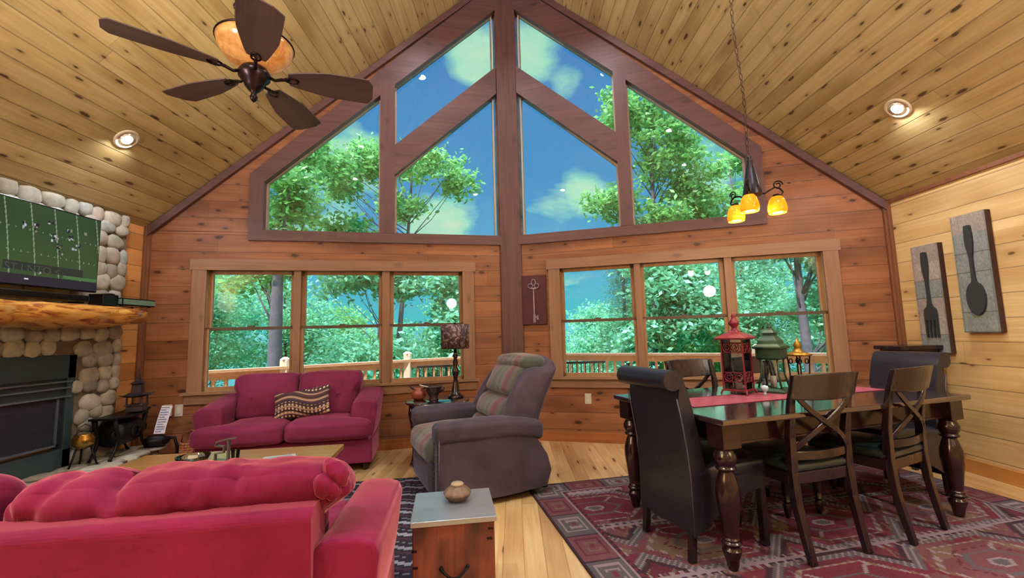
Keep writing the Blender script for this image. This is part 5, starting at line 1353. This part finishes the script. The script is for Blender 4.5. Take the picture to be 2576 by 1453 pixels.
def tree(loc, h0, crown, label, mat='leafA', bark='bark', tr=.18, n=9000, size=.095, seed=1, lean=(0, 0), nb=26, br=.8, top=None, gz=-5, kind='broadleaf_tree', group='leafy trees beyond the deck'):
    """crown: list of (dx,dy,z,rx,ry,rz) lobes, absolute z; trunk from gz to top"""
    rng = np.random.default_rng(seed); r = empty(kind, (loc[0], loc[1], gz), 0, label, 'tree', group)
    top = top or max(c[2] for c in crown)
    pts = []
    for k in range(9):
        t_ = k/8; pts.append((lean[0]*t_+.12*math.sin(t_*5+seed), lean[1]*t_, (top-gz)*t_))
    b = MB(); b.tube(pts, [tr*(1.15-.95*k/8) for k in range(9)], 9); b.build('trunk', M[bark], r)
    bb = []
    for c in crown:
        m = max(5, int(nb*2.6*(c[3]*c[5])/(sum(q[3]*q[5] for q in crown))))
        for _ in range(m):
            d = rng.normal(size=3); d /= np.linalg.norm(d); q = rng.uniform(.1, 1)**.6
            s_ = rng.uniform(.16, .42)*br
            bb.append((c[0]+d[0]*c[3]*q, c[1]+d[1]*c[4]*q, c[2]-gz+d[2]*c[5]*q, s_*1.3, s_*1.3, s_*.8))
    b = MB()
    for q in bb[::2]:
        t_ = min(.97, max(.35, (q[2]-.9)/(top-gz)*.9)); k = t_*8; i = int(k); f_ = k-i; p0_ = Vector(pts[i]).lerp(Vector(pts[min(8, i+1)]), f_); p2 = Vector(q[:3]); mid = p0_.lerp(p2, .5)+Vector((0, 0, -.15+.1*rng.normal()))
        if rng.uniform() < .5: b.tube([p0_, mid, p2], [tr*.16, tr*.09, .008], 5)
    b.build('branch', M[bark], r)
    leafobj(leaves(bb, n, size, rng), M[mat], r)
    return r
# framed specimens
tree((-6.45, 12.), 0, [(0, 0, 5.3, 1.0, 1., 1.5), (-.9, .5, 3.4, 1.1, 1, .9), (.2, 0, 7.0, .7, .7, .8)], 'thick grey trunked tree seen in the window nearest the fireplace', tr=.27, n=7000, seed=2, nb=26)
tree((-3.85, 14.), 0, [(-1.9, 0, 6.6, 1.0, 1.2, 1.2), (-.9, .3, 7.3, 1.0, 1, .8), (.9, 0, 7.1, 1.3, 1.2, .85), (2.1, 0, 6.2, .7, .8, .7), (-1.6, 0, 4.7, 1.3, 1, .7), (.2, 0, 5.4, .7, .8, .5)], 'branching oak rising left of the centre post behind the loveseat windows', tr=.13, n=9000, seed=3, nb=46, lean=(.5, 0), br=.72)
tree((4.4, 14.), 0, [(-.6, 0, 8.4, .8, 1, 1.0), (.8, 0, 7.3, 1.3, 1.2, 1.1), (-1., 0, 5.7, .9, .9, .7), (1.9, .3, 6.0, 1.0, 1, .7), (.4, 0, 8.9, .8, .8, .5), (.3, 0, 4.9, 1.3, 1., .5)], 'tall oak with open crown right of the centre post', tr=.15, n=10500, seed=4, nb=48, lean=(.3, 0), br=.75)
tree((8.0, 15.), 0, [(0, 0, 5.6, 1.2, 1.2, .7), (.5, 0, 7.2, .9, .9, .5), (-1.2, 0, 5.0, 1.1, 1, .6)], 'thin crowned tree behind the chandelier', tr=.12, n=5000, seed=6, nb=26, br=.65)
tree((6.9, 10.2), 0, [(.3, 0, 3.4, 1.1, 1, .9), (1.2, .4, 1.6, 1.0, 1, .8), (-.6, 0, 4.1, .8, .8, .5)], 'stout grey trunked tree in the window nearest the side wall', tr=.2, n=8000, seed=7, nb=22, mat='leafB')
tree((4.75, 12.4), 0, [(-.3, 0, 2.6, 1.2, 1, .8), (.8, 0, 1.6, 1.1, 1, .7), (-.9, 0, 1.3, .9, 1, .7)], 'slanting thin tree in the middle window of the dining side', tr=.11, n=9000, seed=8, nb=26, lean=(-.9, 0), mat='leafB')
tree((-3.65, 11.6), 0, [(.6, .5, 3.0, 1.0, 1, .5), (-.8, .3, 2.9, 1.0, 1, .6), (.2, 0, .6, .9, .8, .5)], 'slim pale trunked tree in the window nearest the table lamp', tr=.07, n=6000, seed=9, nb=20, mat='leafB')
tree((-1.9, 12.5), 0, [(0, 0, 2.8, .6, .8, .5), (.2, 0, 1.4, .8, .8, .8)], 'dark stemmed young tree in the window behind the lamp shade', tr=.05, n=5000, seed=19, nb=16, mat='leafB')
# conifer
def conifer(loc, top, wid, label, seed, gz=-5):
    rng = np.random.default_rng(seed); r = empty('conifer', (loc[0], loc[1], gz), 0, label, 'tree'); hh = top-gz
    b = MB(); b.tube([(0, 0, 0), (0, 0, hh)], [.16, .02], 8); b.build('trunk', M['barkd'], r); bb = []
    z = 1.8
    while z < hh:
        R_ = wid*(1-(z-1.2)/(hh-1.1))+.08; m = 9
        for k in range(m):
            a = 2*PI*k/m+rng.uniform(0, .6)
            for q in (.35, .7, 1.): bb.append((R_*q*math.cos(a), R_*q*math.sin(a), z-.18*q*R_, .26*(1.2-q*.4), .26*(1.2-q*.4), .12))
        z += .3
    leafobj(leaves(bb, 22000, .06, rng, .22), M['leafC'], r)
conifer((3.45, 13.4), 4.2, 1.45, 'dark conical conifer in the first window right of the centre post', 5)
# bushy woodland further out: own shape each, made from four crowns
rw = random.Random(21)
wl = []
places = [(-10.5, 14.5, 3.9, 'far left behind the fireplace corner'), (-8.6, 16.5, 3.6, 'behind the thick trunk'), (-7.2, 18.5, 2.2, 'left of the thick trunk, lower'), (-5.6, 15.5, 1.2, 'low, seen over the loveseat'), (-4.6, 17.5, 1.5, 'in the middle window of the living side'), (-2.9, 15.8, .5, 'low and bright behind the rail post'),
          (-2.3, 18, 2.6, 'behind the slim pale trunk'), (-1.0, 16.5, 2.3, 'left of the centre post'), (1.8, 15., .2, 'low behind the key picture'), (2.9, 11.2, -.1, 'low round bush by the first dining window'), (5.9, 16.5, 4.2, 'in the middle window of the dining side'), (7.6, 14.5, 3.2, 'behind the stout trunk'),
          (9.6, 17., 4.4, 'at the edge of the last window'), (9.2, 12.8, 1.9, 'low at the last window'), (6.2, 13.2, .9, 'low behind the red lantern'), (3.6, 17.5, 1.6, 'low behind the conifer'), (11.5, 15., 5., 'far beyond the side wall'), (-12.5, 18., 5., 'farthest toward the fireplace side'),
          (-6.2, 22., .9, 'distant, under the oak'), (-.2, 22., .9, 'distant, behind the centre post'), (4.4, 23., 2.4, 'distant, right of the conifer'), (8., 22., 4.6, 'distant, under the chandelier')]
protos = []
for k in range(4):
    cr = [(0, 0, -1.0, 1.5, 1.4, 1.1), (.5, .2, .2, 1.1, 1.1, .9), (-.6, 0, -.2, 1.0, 1., 1.), (.1, 0, 1.0, .7, .7, .6), (-.2, .1, -2.4, 1.4, 1.2, .9)]
    protos.append(tree((0, 0), 0, cr, 'x', ['leafB', 'leafB', 'leafA', 'leafB'][k], 'barkd', .1, 14000, .066, 40+k, nb=32, br=.95, gz=-6, kind='woodland_tree', group='woodland trees further from the deck'))
for i, (x, y, zt, w) in enumerate(places):
    o = protos[i % 4] if i < 4 else copy_tree(protos[i % 4])
    sc = y/15.5*rw.uniform(.95, 1.12); o.scale = (sc, sc, sc); o.location = (x, y, zt-1.5*sc-6*sc+.3); o.rotation_euler = (0, 0, rw.uniform(0, 6.28))
    o['label'] = 'leafy green woodland tree '+w

# ------------------------------------------------------------------ sky and sun
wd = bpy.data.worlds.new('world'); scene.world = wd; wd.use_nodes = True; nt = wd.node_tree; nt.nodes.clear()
class WT(NT):
    def __init__(s, t): s.t = t
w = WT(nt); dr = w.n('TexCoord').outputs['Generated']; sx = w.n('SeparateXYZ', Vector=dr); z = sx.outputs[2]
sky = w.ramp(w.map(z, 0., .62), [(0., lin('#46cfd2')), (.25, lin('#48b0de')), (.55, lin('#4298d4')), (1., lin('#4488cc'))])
den = w.math('ADD', w.math('MAXIMUM', z, 0.), .22)
pv = w.xyz(w.math('DIVIDE', sx.outputs[0], den), w.math('DIVIDE', sx.outputs[1], den), w.math('MULTIPLY', z, 1.5))
n1 = w.noise(pv, 1.9, 8., .58, .25)
def blob(d, r, k):
    v = Vector(d).normalized(); dp = w.n('VectorMath', {'operation': 'DOT_PRODUCT'}, i0=dr, i1=tuple(v)).outputs['Value']
    return w.map(dp, math.cos(r), math.cos(r*.25), 0., k)
acc = None
for d, r, k in (((-.06, .812, .58), .10, .34), ((.045, .81, .585), .12, .36), ((.127, .845, .519), .07, .26), ((.10, .955, .268), .11, .33), ((.17, .945, .30), .10, .36), ((-.17, .951, .255), .15, .36), ((-.37, .873, .35), .2, .36), ((.42, .842, .36), .17, .32), ((.15, .986, .08), .10, .2), ((-.46, .841, .29), .16, .28)):
    q = blob(d, r, k); acc = q if acc is None else w.math('MAXIMUM', acc, q)
f = w.math('ADD', w.math('ADD', w.math('MULTIPLY', w.math('SUBTRACT', n1, .5), 1.0), .5), w.math('SUBTRACT', acc, .2))
cm = w.map(f, .54, .67)
shade = w.noise(pv, 3.4, 5., .6)
cc = w.mix(w.map(shade, .35, .65), lin('#86e2cc'), lin('#b4f2d2'))
cc = w.mix(w.map(f, .62, .9), cc, lin('#d8ecd0'))
c = w.mix(cm, sky, cc)
low = w.map(z, -.15, .0); c = w.mix(low, lin('#5aa880'), c)
bg = w.n('Background', Color=w.mix(w.map(z, .66, .9), c, (.55, .75, .95)), Strength=w.map(z, .64, .85, 1., 14.)); o = nt.nodes.new('ShaderNodeOutputWorld'); nt.links.new(bg.outputs[0], o.inputs[0])  # overhead sky, out of view, brightened to add light indoors
sun = bpy.data.lights.new('sun', 'SUN'); sun.energy = 5.5; sun.angle = rad(2); sun.color = (1., .96, .86); so = bpy.data.objects.new('sun', sun); col.objects.link(so)
so.rotation_euler = Vector((.45, .62, -.95)).to_track_quat('-Z', 'Y').to_euler()

# ------------------------------------------------------------------ view
scene.view_settings.view_transform = 'Standard'; scene.view_settings.look = 'None'; scene.view_settings.exposure = 0.; scene.view_settings.gamma = 1.; scene.view_settings.use_curve_mapping = False
cy = scene.cycles; cy.use_denoising = True; cy.use_adaptive_sampling = True; cy.adaptive_threshold = .1; cy.adaptive_min_samples = 10; cy.max_bounces = 5; cy.diffuse_bounces = 4; cy.glossy_bounces = 3; cy.transmission_bounces = 4; cy.transparent_max_bounces = 12; cy.sample_clamp_indirect = 6.; cy.caustics_reflective = False; cy.caustics_refractive = False
bpy.context.view_layer.update()
